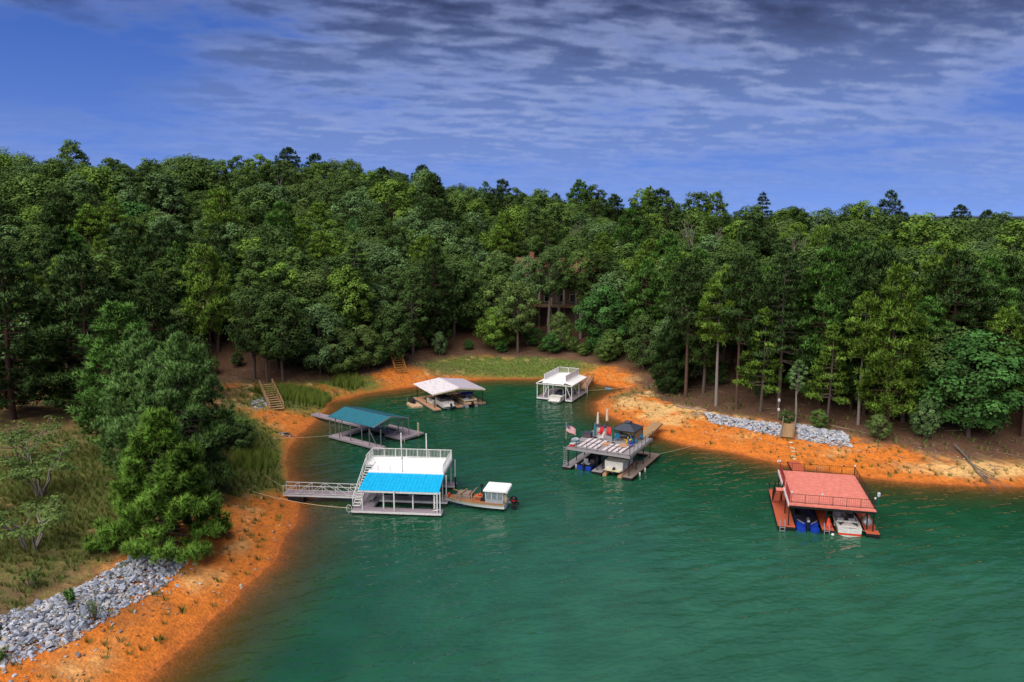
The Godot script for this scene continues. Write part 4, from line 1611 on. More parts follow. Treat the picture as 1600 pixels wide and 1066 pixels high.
	mb.box(4.3, 4.75, 0.58, 1.0, -0.6, 0.9)
	part(b, "engine_box", mb, M.black)
	# cabin
	mb = MB.new()
	mb.box(4.9, 6.95, 0.58, 1.08, 1.12, 1.18)
	mb.box(4.9, 6.95, 0.58, 1.08, -1.18, -1.12)
	mb.box(4.9, 4.96, 0.58, 1.22, -1.115, 1.115)
	var cab := part(b, "cabin", mb, M.alu)
	for x in [4.93, 5.6, 6.25, 6.9]:
		for s in [-1.15, 1.15]:
			mb = MB.new()
			mb.box(x - 0.03, x + 0.03, 1.08, 2.1, s - 0.03, s + 0.03)
			part(cab, "cabin_post", mb, M.white)
	for k in 3:
		for s in [-1.15, 1.15]:
			mb = MB.new()
			mb.box(4.97 + k * 0.655, 5.56 + k * 0.655, 1.11, 2.08, s - 0.006, s + 0.006)
			part(cab, "window", mb, M.pane)
	mb = MB.new()
	mb.box(4.75, 7.3, 2.10, 2.18, -1.32, 1.32)
	mb.box(4.72, 7.33, 1.98, 2.17, 1.325, 1.37)
	mb.box(7.28, 7.42, 1.85, 2.12, -1.2, 1.2)
	part(b, "cabin_roof", mb, M.deckwhite)
	mb = MB.new()
	mb.box(5.5, 6.0, 0.58, 1.3, -0.5, 0.3)
	mb.box(5.5, 5.7, 1.3, 1.55, -0.4, 0.2)
	part(b, "helm", mb, M.blackmetal)
	mb = MB.new()
	mb.lathe(Vector3(7.05, 0.6, 0.5), [Vector2(0.2, 0), Vector2(0.26, 0.4), Vector2(0.2, 0.9), Vector2(0.0, 1.05)], 8)
	part(b, "white_sack", mb, M.cream)
	outboard(b, Vector3(7.9, 0.45, 0.1), 1.25, M.chairred, -PI / 2)
	brace(b, Vector3(6.9, 0.55, 0.1), Vector3(7.7, 0.5, 0.1), 0.14, M.alu, "motor_bracket")


func teal_dock() -> void:
	var d := thing("boat_dock", "grey open dock under a dark teal gabled metal roof", "dock", Vector3(-26.67, 0, -110.44), deg_to_rad(-37.7))
	walkway(d, 0, 10.57, 0, -1.35, M.lilac, M.grey)
	walkway(d, 0, 1.5, -1.36, -6.3, M.lilac, M.grey)
	walkway(d, -12.2, 6.0, -6.36, -7.7, M.lilac, M.grey, 0.52)
	walkway(d, 6.02, 9.78, -5.41, -9.74, M.lilac, M.grey, 0.5)
	walkway(d, 2.4, 6.0, -8.9, -9.9, M.lilac, M.grey, 0.5)
	var e := 3.0
	var x0 := -0.96
	var x1 := 8.83
	sheet(d, "roof_slope", Vector3(x0, e, -0.71), Vector3(x1, e, -0.71), Vector3(x1, 3.89, -4.1), Vector3(x0, 3.89, -4.1), M.teal, 0.35)
	sheet(d, "roof_slope", Vector3(x1, e, -7.55), Vector3(x0, e, -7.55), Vector3(x0, 3.895, -4.11), Vector3(x1, 3.895, -4.11), M.teal, 0.35)
	var mb := MB.new()
	mb.bar(Vector3(x0, 3.955, -4.105), Vector3(x1, 3.955, -4.105), 0.22, 0.03)
	part(d, "ridge_cap", mb, M.roofing)
	mb = MB.new()
	mb.bar(Vector3(x1 + 0.03, e + 0.0, -0.70), Vector3(x1 + 0.03, 3.88, -4.1), 0.05, 0.20)
	mb.bar(Vector3(x1 + 0.03, e + 0.0, -7.55), Vector3(x1 + 0.03, 3.88, -4.1), 0.05, 0.20)
	part(d, "gable_trim", mb, M.grey)
	mb = MB.new()
	mb.bar(Vector3(x0 + 0.2, e - 0.05, -1.0), Vector3(x1 - 0.1, e - 0.05, -1.0), 0.10, 0.14)
	mb.bar(Vector3(x0 + 0.2, e - 0.05, -7.3), Vector3(x1 - 0.1, e - 0.05, -7.3), 0.10, 0.14)
	for x in [x0 + 0.4, 3.9, x1 - 0.35]:
		mb.bar(Vector3(x, e - 0.02, -1.0), Vector3(x, e - 0.02, -7.3), 0.08, 0.12)
	part(d, "roof_frame", mb, M.grey)
	posts(d, [[0.15, -0.2], [2.0, -0.9], [4.6, -0.2], [6.2, -0.9], [8.6, -0.15], [10.1, -0.9, 2.9], [0.15, -1.2], [2.2, -0.2]], 0.5, e - 0.02, 0.10, M.steel)
	posts(d, [[0.6, -6.6], [2.9, -6.6], [5.4, -6.6], [8.6, -6.6], [6.9, -7.3], [9.0, -7.4], [3.4, -7.5]], 0.5, e - 0.02, 0.10, M.steel)
	brace(d, Vector3(8.6, 2.7, -0.2), Vector3(9.6, 0.5, -0.6), 0.09, M.steel)
	brace(d, Vector3(8.6, 2.7, -6.6), Vector3(7.3, 0.5, -5.9), 0.09, M.steel)
	ladder(d, Vector3(9.6, 0.2, -8.7), Vector3(9.6, 2.2, -8.7), Vector3(0.28, 0, 0.15), 6, M.cream, 0.04)
	mb = MB.new()
	mb.tube(Vector3(9.9, -0.6, -5.6), Vector3(9.9, 0.45, -5.6), 0.05, 0.05, 6)
	part(d, "piling", mb, M.cream)
	mb = MB.new()
	mb.tube(Vector3(-11.6, 0.5, -6.5), Vector3(-11.6, 1.3, -6.5), 0.03, 0.03, 5)
	mb.tube(Vector3(-11.6, 1.3, -6.5), Vector3(-10.2, 1.2, -6.5), 0.03, 0.03, 5)
	mb.tube(Vector3(-10.2, 0.5, -6.5), Vector3(-10.2, 1.2, -6.5), 0.03, 0.03, 5)
	part(d, "end_rail", mb, M.oldwood)
	cable("thin rope from the left bank to the teal-roofed dock's near corner", at_ground(-34.0, -107.5, 0.3), spot(d, 0, 0.5, 0), 0.1, 0.018)


func metal_roof_dock() -> void:
	var d := thing("boat_dock", "dock sheltering several boats beneath a pale weathered sheet-metal gable roof", "dock", Vector3(-13.2, 0, -126.6), deg_to_rad(26.6))
	var e := 2.85
	var r := 3.48
	var w := 9.65
	var b := -9.4
	sheet(d, "roof_slope", Vector3(0, e, 0), Vector3(0, e, b), Vector3(w / 2, r, b), Vector3(w / 2, r, 0), M.tin, 0.48)
	sheet(d, "roof_slope", Vector3(w, e, b), Vector3(w, e, 0), Vector3(w / 2 + 0.01, r + 0.004, 0), Vector3(w / 2 + 0.01, r + 0.004, b), M.tinlilac, 0.48)
	var mb := MB.new()
	mb.bar(Vector3(w / 2, r + 0.08, 0.02), Vector3(w / 2, r + 0.08, b), 0.30, 0.04)
	part(d, "ridge_cap", mb, M.tin)
	mb = MB.new()
	for k in 30:
		var t := rng.randf()
		var z := b * rng.randf()
		var p := Vector3(w / 2 * t, lerpf(e, r, t) + 0.066, z)
		mb.obox(p, Vector3(0.13, 0.017, 0), Vector3(0, 0.008, 0), Vector3(0, 0, 0.035))
	part(d, "roof_screws", mb, M.rust)
	mb = MB.new()
	mb.bar(Vector3(0, e - 0.10, 0.03), Vector3(w / 2, r - 0.10, 0.03), 0.06, 0.20)
	mb.bar(Vector3(w, e - 0.10, 0.03), Vector3(w / 2, r - 0.10, 0.03), 0.06, 0.20)
	part(d, "gable_trim", mb, M.cream)
	mb = MB.new()
	for x in [0.5, 4.8, 9.2]:
		mb.bar(Vector3(x, e - 0.04, -0.1), Vector3(x, e - 0.04, b + 0.2), 0.08, 0.12)
	for z in [-0.5, -4.5, -8.9]:
		mb.bar(Vector3(0.5, e - 0.16, z), Vector3(9.2, e - 0.16, z), 0.08, 0.12)
	part(d, "roof_frame", mb, M.oldwood)
	walkway(d, 0.1, 1.35, 0.6, -9.6, M.tan, M.oldwood, 0.42)
	walkway(d, 4.3, 5.5, 0.3, -8.4, M.tan, M.oldwood, 0.42)
	walkway(d, 8.6, 9.9, -0.3, -9.6, M.tan, M.oldwood, 0.42)
	walkway(d, 1.36, 8.59, -8.5, -9.6, M.tan, M.oldwood, 0.42)
	posts(d, [[0.6, -0.4], [0.6, -4.5], [0.6, -9.0], [4.8, -0.4, 3.3], [4.8, -4.5, 3.3], [4.8, -9.0, 3.3], [9.3, -0.4], [9.3, -4.5], [9.3, -9.0]], 0.42, e - 0.05, 0.10, M.blackmetal)
	# left slip: a runabout under a dark cover
	var o := thing("runabout", "white runabout under a black canopy in the metal-roofed dock's left slip", "boat", spot(d, 2.95, 0.25, -0.2), d.rotation.y)
	hull(o, 6.4, 2.25, 0.95, M.boatwhite, M.boatwhite, M.seat, 0.12, 0.6)
	mb = MB.new()
	mb.prism(PackedVector2Array([Vector2(-1.0, -1.0), Vector2(1.0, -1.0), Vector2(0.9, -4.4), Vector2(-0.9, -4.4)]), 1.35, 1.62)
	part(o, "canopy", mb, M.navy)
	for q in [[-0.95, -1.1], [0.95, -1.1], [-0.9, -3.8], [0.9, -3.8]]:
		mb = MB.new()
		mb.tube(Vector3(q[0], 0.9, q[1]), Vector3(q[0], 1.4, q[1]), 0.03, 0.03, 5)
		part(o, "canopy_pole", mb, M.steel)
	mb = MB.new()
	mb.box(-0.95, 0.95, 0.35, 0.50, 0.02, 0.65)
	part(o, "swim_platform", mb, M.boatwhite)
	outboard(o, Vector3(0.2, 0.45, 0.75), 0.8)
	var o2 := thing("small_boat", "small low white boat at the left edge of the metal-roofed dock's left slip", "boat", spot(d, 1.75, 0.1, -3.4), d.rotation.y + 0.08)
	hull(o2, 3.4, 0.95, 0.65, M.boatwhite, M.boatwhite, M.seat, 0.2, 0.5)
	# right slip: a pontoon boat with a blue bimini
	var p := thing("pontoon_boat", "pontoon boat with furled dark blue bimini in the metal-roofed dock's right slip", "boat", spot(d, 7.1, 0, -0.1), d.rotation.y)
	for s in [-0.85, 0.85]:
		mb = MB.new()
		mb.tube(Vector3(s, 0.18, 0.2), Vector3(s, 0.18, -6.2), 0.32, 0.32, 10, Color.WHITE, true)
		mb.tube(Vector3(s, 0.18, -6.2), Vector3(s, 0.4, -6.9), 0.32, 0.08, 10, Color.WHITE, true)
		part(p, "pontoon", mb, M.alu)
	mb = MB.new()
	mb.box(-1.15, 1.15, 0.50, 0.60, -6.4, 0.2)
	part(p, "deck", mb, M.tan)
	mb = MB.new()
	mb.box(-1.15, -1.09, 0.62, 1.25, -6.2, -0.4)
	mb.box(1.09, 1.15, 0.62, 1.25, -6.2, -0.4)
	mb.box(-1.085, 1.085, 0.62, 1.2, -0.46, -0.4)
	var pf := part(p, "fence_panels", mb, M.cream)
	mb = MB.new()
	mb.box(-1.175, -1.152, 0.8, 0.95, -6.2, -0.4)
	mb.box(1.152, 1.175, 0.8, 0.95, -6.2, -0.4)
	mb.box(-1.1, 1.1, 0.8, 0.95, -0.398, -0.38)
	part(pf, "stripe", mb, M.navy)
	seat(p, Vector3(-0.6, 0.6, -1.2), 0.9, M.seat)
	seat(p, Vector3(0.6, 0.6, -2.6), 0.7, M.seat, PI)
	mb = MB.new()
	mb.lathe(Vector3(0, 1.95, -2.2), [Vector2(1.15, 0), Vector2(1.0, 0.14), Vector2(0.5, 0.24), Vector2(0, 0.27)], 12, Color.WHITE, 1.0, 1.15)
	part(p, "bimini_top", mb, M.royal)
	for q in [[-1.05, -1.5], [1.05, -1.5], [-1.05, -3.0], [1.05, -3.0]]:
		mb = MB.new()
		mb.tube(Vector3(q[0], 1.2, q[1]), Vector3(q[0] * 0.95, 2.0, q[1] * 0.5 - 1.1), 0.025, 0.025, 5)
		part(p, "bimini_pole", mb, M.steel)
	outboard(p, Vector3(0, 0.62, 0.5), 0.9)
	# jet ski on its own float
	var j := thing("jet_ski", "black covered jet ski on a tan float left of the metal-roofed dock", "jet ski", spot(d, -1.25, 0.30, -5.2), d.rotation.y)
	mb = MB.new()
	mb.lathe(Vector3(0, 0.1, -1.3), [Vector2(0.30, -0.1), Vector2(0.5, 0.10), Vector2(0.47, 0.35), Vector2(0.3, 0.55), Vector2(0.12, 0.66), Vector2(0, 0.67)], 14, Color.WHITE, 1.0, 2.6)
	part(j, "covered_hull", mb, M.cover)
	mb = MB.new()
	mb.bar(Vector3(-0.38, 0.95, -1.7), Vector3(0.38, 0.95, -1.7), 0.07)
	mb.tube(Vector3(0, 0.6, -1.75), Vector3(0, 0.95, -1.7), 0.07, 0.05, 6)
	part(j, "handlebar", mb, M.black)
	var fl := thing("drive_on_float", "tan moulded float carrying the black jet ski", "float", spot(d, -1.25, 0, -3.6), d.rotation.y)
	mb = MB.new()
	mb.prism(PackedVector2Array([Vector2(-0.85, 0.2), Vector2(0.85, 0.2), Vector2(0.95, -3.0), Vector2(0.6, -3.6), Vector2(-0.6, -3.6), Vector2(-0.95, -3.0)]), -0.15, 0.30)
	part(fl, "float_body", mb, M.foam)
	mb = MB.new()
	mb.tube(Vector3(-0.7, 0.3, -3.2), Vector3(-0.7, 1.2, -3.2), 0.05, 0.05, 6)
	part(fl, "guide_post", mb, M.oldwood)


func railed_white_dock() -> void:
	var d := thing("boat_dock", "white dock with railed flat roof deck and sloping side roofs", "dock", Vector3(4.35, 0, -135.3), deg_to_rad(-23.5))
	walkway(d, 0, 2.3, 0, -8.1, M.lilac, M.white)
	walkway(d, 5.35, 6.6, 0, -8.1, M.lilac, M.white)
	walkway(d, 2.31, 5.34, -7.0, -8.1, M.lilac, M.white)
	var h := 3.5
	sheet(d, "side_roof", Vector3(-0.05, 3.02, 0.05), Vector3(-0.05, 3.02, -8.1), Vector3(1.05, 3.42, -8.1), Vector3(1.05, 3.42, 0.05), M.deckwhite, 0)
	sheet(d, "side_roof", Vector3(6.62, 3.02, -8.1), Vector3(6.62, 3.02, 0.05), Vector3(5.13, 3.42, 0.05), Vector3(5.13, 3.42, -8.1), M.deckwhite, 0)
	sheet(d, "front_roof", Vector3(5.1, 3.12, 0.12), Vector3(1.07, 3.12, 0.12), Vector3(1.07, 3.42, -0.85), Vector3(5.1, 3.42, -0.85), M.deckwhite, 0)
	var mb := MB.new()
	mb.box(1.08, 5.10, h - 0.1, h, -8.1, -0.88)
	part(d, "roof_deck", mb, M.deckwhite)
	mb = MB.new()
	mb.box(-0.05, 6.62, 2.86, 3.01, 0.06, 0.12)
	mb.box(6.60, 6.66, 2.86, 3.0, -8.1, 0.05)
	mb.box(-0.1, -0.04, 2.86, 3.0, -8.1, 0.05)
	part(d, "eave_beams", mb, M.white)
	# solid white screens along the sides of the roof deck, an open rail at its back
	for x in [1.12, 5.08]:
		mb = MB.new()
		mb.box(x - 0.02, x + 0.02, h + 0.06, h + 0.95, -7.8, -0.9)
		var sc := part(d, "screen", mb, M.tin)
		for k in 6:
			mb = MB.new()
			mb.box(x - 0.05, x + 0.05, h, h + 1.06, -0.95 - k * 1.38, -0.85 - k * 1.38)
			part(sc, "screen_post", mb, M.white)
		mb = MB.new()
		mb.box(x - 0.045, x + 0.045, h + 0.955, h + 1.02, -7.8, -0.955)
		part(sc, "top_rail", mb, M.white)
	railing(d, Vector3(1.15, h, -8.0), Vector3(5.05, h, -8.0), 1.05, 1.95, M.white, 0.16, 0.06)
	posts(d, [[0.08, -0.08], [1.3, -0.1, 3.1], [2.2, -0.1, 3.1], [5.4, -0.1, 3.1], [6.5, -0.08], [0.08, -4.0], [0.08, -8.0], [2.2, -4.0, 3.3], [2.2, -7.5, 3.3], [5.4, -4.0, 3.3], [6.5, -4.0], [6.5, -8.0], [5.4, -7.5, 3.3]], 0.5, 3.0, 0.11, M.white)
	brace(d, Vector3(2.2, 2.9, -0.1), Vector3(1.2, 0.6, -0.1), 0.09, M.white)
	brace(d, Vector3(5.4, 2.9, -0.1), Vector3(6.4, 0.6, -0.1), 0.09, M.white)
	brace(d, Vector3(6.5, 0.6, -3.8), Vector3(6.5, 2.7, -1.2), 0.08, M.white)
	ladder(d, Vector3(0.55, 0.3, -1.2), Vector3(0.55, 2.3, -1.2), Vector3(0.22, 0, 0.1), 6, M.wood, 0.04)
	for q in [[-0.4, -5.5], [6.65, -8.3]]:
		mb = MB.new()
		mb.tube(Vector3(q[0], -0.8, q[1]), Vector3(q[0], 1.4, q[1]), 0.10, 0.10, 7, Color.WHITE, true)
		part(d, "piling", mb, M.white)
	var o := thing("ski_boat", "white ski boat with navy cover and arch in the white railed dock", "boat", spot(d, 3.85, 0.1, 1.3), d.rotation.y)
	hull(o, 7.0, 2.3, 1.0, M.boatwhite, M.boatwhite, M.navy, 0.22, 0.62)
	mb = MB.new()
	mb.lathe(Vector3(0, 0.95, -3.6), [Vector2(1.0, 0), Vector2(0.9, 0.35), Vector2(0.5, 0.6), Vector2(0, 0.7)], 12, Color.WHITE, 1.0, 1.9)
	part(o, "cover", mb, M.navy)
	mb = MB.new()
	mb.path([Vector3(-1.0, 0.9, -1.6), Vector3(-0.85, 2.1, -2.0), Vector3(0.85, 2.1, -2.0), Vector3(1.0, 0.9, -1.6)], 0.055, 6)
	mb.box(-0.8, 0.8, 2.1, 2.17, -2.5, -1.7)
	part(o, "tower_arch", mb, M.steel)
	mb = MB.new()
	mb.box(-1.0, 1.0, 0.30, 0.42, 0.01, 0.6)
	part(o, "swim_platform", mb, M.boatwhite)
	gangway("tan gangway with side rail behind the white railed dock", Vector3(15.4, 1.0, -150.0), spot(d, 5.9, 0.75, -8.0), 1.2, M.tan, M.oldwood, true)
	cable("long thin rope from the white railed dock towards the orange bank", spot(d, 6.6, 0.6, -8.1), at_ground(22.6, -144.6, 0.2), 0.2, 0.018)
	var f := thing("rope_float", "small bright blue float on the rope by the orange bank", "float", Vector3(18.1, 0.05, -143.9), -0.4)
	mb = MB.new()
	mb.lathe(Vector3.ZERO, [Vector2(0.02, -0.7), Vector2(0.14, -0.6), Vector2(0.14, 0.6), Vector2(0.02, 0.7)], 8)
	var fm := part(f, "foam_tube", mb, M.sky)
	fm.rotation.z = PI / 2


func closed_umbrella(label: String, at: Vector3, h: float, m: Material) -> void:
	var o := thing("patio_umbrella", label, "umbrella", at, 0.0, "closed umbrellas on the party dock")
	var mb := MB.new()
	mb.tube(Vector3.ZERO, Vector3(0, h, 0), 0.03, 0.03, 6)
	mb.lathe(Vector3.ZERO, [Vector2(0.24, 0), Vector2(0.24, 0.08), Vector2(0.05, 0.14), Vector2(0.03, 0.2)], 10)
	part(o, "pole", mb, M.blackmetal)
	mb = MB.new()
	mb.lathe(Vector3(0, h - 1.75, 0), [Vector2(0.10, 0), Vector2(0.20, 0.15), Vector2(0.17, 0.9), Vector2(0.13, 1.5), Vector2(0.03, 1.8), Vector2(0, 1.85)], 9)
	part(o, "folded_canopy", mb, m)


func deck_chair(label: String, at: Vector3, turn: float, m: Material) -> void:
	var o := thing("deck_chair", label, "chair", at, turn, "chairs on the party dock")
	var mb := MB.new()
	mb.obox(Vector3(0, 0.38, 0), Vector3(0.28, 0, 0), Vector3(0, 0.03, 0), Vector3(0, 0.05, 0.28))
	part(o, "seat", mb, m)
	mb = MB.new()
	mb.obox(Vector3(0, 0.72, 0.33), Vector3(0.29, 0, 0), Vector3(0, 0.36, 0.12), Vector3(0, -0.01, 0.03))
	part(o, "backrest", mb, m)
	for s in [-0.27, 0.27]:
		mb = MB.new()
		mb.bar(Vector3(s, 0, -0.3), Vector3(s, 0.58, -0.25), 0.05)
		mb.bar(Vector3(s, 0.58, -0.28), Vector3(s, 0.6, 0.3), 0.07, 0.04)
		mb.bar(Vector3(s, 0.4, 0.1), Vector3(s, 0, 0.42), 0.05)
		part(o, "side_frame", mb, m)


func party_dock() -> void:
	var d := thing("boat_dock", "weathered dock whose upper deck is crowded with umbrellas, rugs and chairs", "dock", Vector3(6.85, 0, -96.28), deg_to_rad(-28.3))
	var h := 3.09
	walkway(d, -0.54, 0.62, -0.1, -11.1, M.greydeck, M.blackmetal, 0.42)
	walkway(d, 3.5, 4.85, -0.1, -10.0, M.greydeck, M.blackmetal, 0.42)
	walkway(d, 7.65, 8.95, 0.15, -11.1, M.oldwood, M.blackmetal, 0.42)
	walkway(d, 0.63, 7.64, -10.05, -11.1, M.oldwood, M.blackmetal, 0.42)
	# upper deck: long boards
	for k in 30:
		var mb := MB.new()
		var w := 8.82 / 30
		mb.box(0, 8.53, h - 0.05, h + 0.004 * (k % 3), -w * (k + 1) + 0.008, -w * k - 0.008)
		part(d, "plank", mb, M.greydeck)
	var mb := MB.new()
	mb.box(-0.04, 8.57, h - 0.32, h - 0.055, 0.0, 0.05)
	mb.box(-0.04, 8.57, h - 0.32, h - 0.055, -8.87, -8.82)
	mb.box(-0.04, 0.03, h - 0.32, h - 0.055, -8.815, -0.005)
	mb.box(8.5, 8.57, h - 0.32, h - 0.055, -8.815, -0.005)
	for k in 5:
		mb.box(1.4 + k * 1.4, 1.5 + k * 1.4, h - 0.31, h - 0.06, -8.8, -0.01)
	part(d, "joists", mb, M.greydeck)
	posts(d, [[0.1, -0.6], [0.1, -3.2], [0.1, -5.8], [0.1, -8.5], [4.0, -0.7], [4.4, -1.6], [4.2, -5.0], [4.2, -8.5], [8.3, -0.5], [8.3, -3.1], [8.3, -5.8], [8.3, -8.5]], 0.42, h - 0.33, 0.09, M.blackmetal)
	brace(d, Vector3(7.75, 0.5, -3.2), Vector3(8.25, 2.2, -2.2), 0.07, M.blackmetal)
	brace(d, Vector3(7.75, 0.5, -5.2), Vector3(8.25, 2.2, -4.4), 0.07, M.blackmetal)
	railing(d, Vector3(0.0, h, 0.03), Vector3(8.53, h, 0.03), 1.0, 1.42, M.blackmetal, 0, 0.032)
	railing(d, Vector3(8.53, h, -0.03), Vector3(8.53, h, -8.8), 1.0, 1.46, M.blackmetal, 0, 0.032)
	railing(d, Vector3(0, h, -3.8), Vector3(0, h, -8.8), 1.0, 1.6, M.blackmetal, 0, 0.032)
	ladder(d, Vector3(-0.15, 0.45, -0.35), Vector3(-0.15, 3.1, 0.0), Vector3(0.24, 0, 0.1), 9, M.grey, 0.03)
	ladder(d, Vector3(-0.2, 0.42, -0.15), Vector3(-0.2, 1.3, -0.25), Vector3(0.22, 0, 0.05), 3, M.alu, 0.035)
	mb = MB.new()
	mb.tube(Vector3(-0.02, h - 0.3, -0.05), Vector3(-0.02, h + 3.15, -0.05), 0.03, 0.02, 6)
	mb.lathe(Vector3(-0.02, h + 3.15, -0.05), [Vector2(0.02, 0), Vector2(0.05, 0.04), Vector2(0, 0.1)], 6)
	part(d, "flagpole", mb, M.cream)
	var sp := MB.new()
	sp.tube(Vector3(0.05, h + 0.2, -4.3), Vector3(-0.9, h + 1.5, -4.6), 0.035, 0.03, 5)
	part(d, "outrigger_pole", sp, M.blackmetal)
	# the flag
	var fl := thing("flag", "stars and stripes flag flying from the party dock's corner pole", "flag", spot(d, 0.0, h + 2.05, -0.05), d.rotation.y + 0.1)
	var wave := func(u: float, v: float) -> Vector3:
		return Vector3(u * 1.28, v * 0.95 - u * 0.52 * (1.0 + 0.12 * sin(u * 6)), 0.16 * sin(u * 7.0 + v) * u)
	for k in 13:
		var s := MB.new()
		for q in 10:
			var u0 := (q / 10.0) if k < 6 else q / 10.0
			var v0 := k / 13.0
			if k >= 6 and q < 4:
				continue
			var A: Vector3 = wave.call(u0, v0); var B: Vector3 = wave.call(u0 + 0.1, v0); var C: Vector3 = wave.call(u0 + 0.1, v0 + 1 / 13.0); var E: Vector3 = wave.call(u0, v0 + 1 / 13.0)
			var dz := Vector3(0, 0, 0.006)
			s.quad(A + dz, B + dz, C + dz, E + dz, Vector3(0, 0, 1))
			s.quad(A - dz, B - dz, C - dz, E - dz, Vector3(0, 0, -1))
		part(fl, "stripe", s, M.flagred if k % 2 == 0 else M.flagwhite)
	var ca := MB.new()
	for q in 4:
		for k in 7:
			var A: Vector3 = wave.call(q / 10.0, (6 + k) / 13.0); var B: Vector3 = wave.call(q / 10.0 + 0.1, (6 + k) / 13.0); var C: Vector3 = wave.call(q / 10.0 + 0.1, (7 + k) / 13.0); var E: Vector3 = wave.call(q / 10.0, (7 + k) / 13.0)
			var dz := Vector3(0, 0, 0.006)
			ca.quad(A + dz, B + dz, C + dz, E + dz, Vector3(0, 0, 1))
			ca.quad(A - dz, B - dz, C - dz, E - dz, Vector3(0, 0, -1))
	var can := part(fl, "canton", ca, M.flagblue)
	var stars := MB.new()
	for row in 9:
		for q in (6 if row % 2 == 0 else 5):
			var c: Vector3 = wave.call(0.035 + q * 0.066 + (0.033 if row % 2 else 0.0), 6 / 13.0 + (row + 0.7) * 0.0575) + Vector3(0, 0, 0.012)
			for a in 5:
				var t0 := TAU * a / 5 + PI / 2
				stars.tri(c + Vector3(cos(t0), sin(t0), 0) * 0.026, c + Vector3(cos(t0 + 2.2), sin(t0 + 2.2), 0) * 0.011, c + Vector3(cos(t0 - 2.2), sin(t0 - 2.2), 0) * 0.011, Vector3(0, 0, 1))
	part(can, "stars", stars, M.flagwhite)
	# pavilion at the back
	var g := thing("gazebo", "dark hip-roofed gazebo at the back of the party dock's upper deck", "gazebo", spot(d, 5.75, h, -6.9), d.rotation.y)
	var gx := 1.55
	var gz := 1.75
	var ey := 1.55
	var top := 2.25
	var cs := [Vector3(-gx, ey, gz), Vector3(gx, ey, gz), Vector3(gx, ey, -gz), Vector3(-gx, ey, -gz)]
	var tp := [Vector3(-0.3, top, 0.35), Vector3(0.3, top, 0.35), Vector3(0.3, top, -0.35), Vector3(-0.3, top, -0.35)]
	for k in 4:
		var s := MB.new()
		var k2 := (k + 1) % 4
		s.quad(cs[k], cs[k2], tp[k2], tp[k], (cs[k] + cs[k2]) / 2 + Vector3.UP)
		s.quad(cs[k] - Vector3(0, 0.05, 0), cs[k2] - Vector3(0, 0.05, 0), tp[k2] - Vector3(0, 0.05, 0), tp[k] - Vector3(0, 0.05, 0), Vector3.DOWN)
		part(g, "roof_panel", s, M.roofing)
	mb = MB.new()
	mb.prism(PackedVector2Array([Vector2(-0.42, 0.48), Vector2(0.42, 0.48), Vector2(0.42, -0.48), Vector2(-0.42, -0.48)]), top + 0.05, top + 0.18)
	mb.box(-0.25, 0.25, top - 0.03, top + 0.05, -0.3, 0.3)
	part(g, "roof_vent", mb, M.rugdark)
	mb = MB.new()
	mb.box(-gx, gx, ey - 0.14, ey - 0.04, gz - 0.06, gz)
	mb.box(-gx, gx, ey - 0.14, ey - 0.04, -gz, -gz + 0.06)
	mb.box(gx - 0.06, gx, ey - 0.14, ey - 0.04, -gz + 0.065, gz - 0.065)
	mb.box(-gx, -gx + 0.06, ey - 0.14, ey - 0.04, -gz + 0.065, gz - 0.065)
	part(g, "beams", mb, M.blackmetal)
	for q in [[-1, 1], [1, 1], [1, -1], [-1, -1]]:
		mb = MB.new()
		mb.box(q[0] * (gx - 0.1) - 0.05, q[0] * (gx - 0.1) + 0.05, 0, ey - 0.14, q[1] * (gz - 0.1) - 0.05, q[1] * (gz - 0.1) + 0.05)
		part(g, "post", mb, M.blackmetal)
	mb = MB.new()
	mb.box(gx - 0.14, gx - 0.11, 0.15, ey - 0.2, -gz + 0.2, gz - 0.25)
	part(g, "side_curtain", mb, M.wood)
	# bar with a canopy
	var b := thing("bar_counter", "white curved bar counter with a dark canopy at the party deck's back", "bar", spot(d, 1.75, h, -8.0), d.rotation.y)
	mb = MB.new()
	mb.lathe(Vector3.ZERO, [Vector2(0.85, 0), Vector2(0.88, 0.95), Vector2(0, 0.96)], 14, Color.WHITE, 1.0, 0.6)
	part(b, "counter", mb, M.boatwhite)
	mb = MB.new()
	mb.lathe(Vector3(0, 0.97, 0), [Vector2(0.98, 0), Vector2(0.98, 0.06), Vector2(0, 0.065)], 14, Color.WHITE, 1.0, 0.65)
	part(b, "counter_top", mb, M.roofing)
	mb = MB.new()
	mb.box(-0.5, -0.1, 1.04, 1.25, -0.2, 0.2)
	mb.box(0.15, 0.5, 1.04, 1.18, -0.15, 0.2)
	part(b, "bar_ware", mb, M.rugdark)
	closed_umbrella("closed beige umbrella rising from the white bar counter", spot(d, 2.1, h, -8.75), 3.25, M.beige)
	closed_umbrella("thin closed beige umbrella left of the white bar counter", spot(d, 0.95, h, -8.3), 2.8, M.beige)
	closed_umbrella("closed blue-green umbrella on the party deck's left half", spot(d, 1.69, h, -5.53), 2.05, M.bluegreen)
	closed_umbrella("closed dark green umbrella in the middle of the party deck", spot(d, 4.75, h, -4.18), 2.35, M.forest)
	deck_chair("red chair in front of the bar counter, nearer the storage box", spot(d, 1.85, h, -7.0), d.rotation.y + 2.9, M.chairred)
	deck_chair("red chair in front of the bar counter, nearer the gazebo", spot(d, 2.95, h, -7.3), d.rotation.y + 3.5, M.chairred)
	deck_chair("white chair between the closed blue-green and dark green umbrellas", spot(d, 2.75, h, -4.9), d.rotation.y + 2.2, M.boatwhite)
	deck_chair("bright blue chair right behind the dark green umbrella", spot(d, 4.7, h, -5.6), d.rotation.y + 0.6, M.sky)
	deck_chair("bright blue chair beside the yellow float", spot(d, 7.1, h, -5.6), d.rotation.y - 1.4, M.sky)
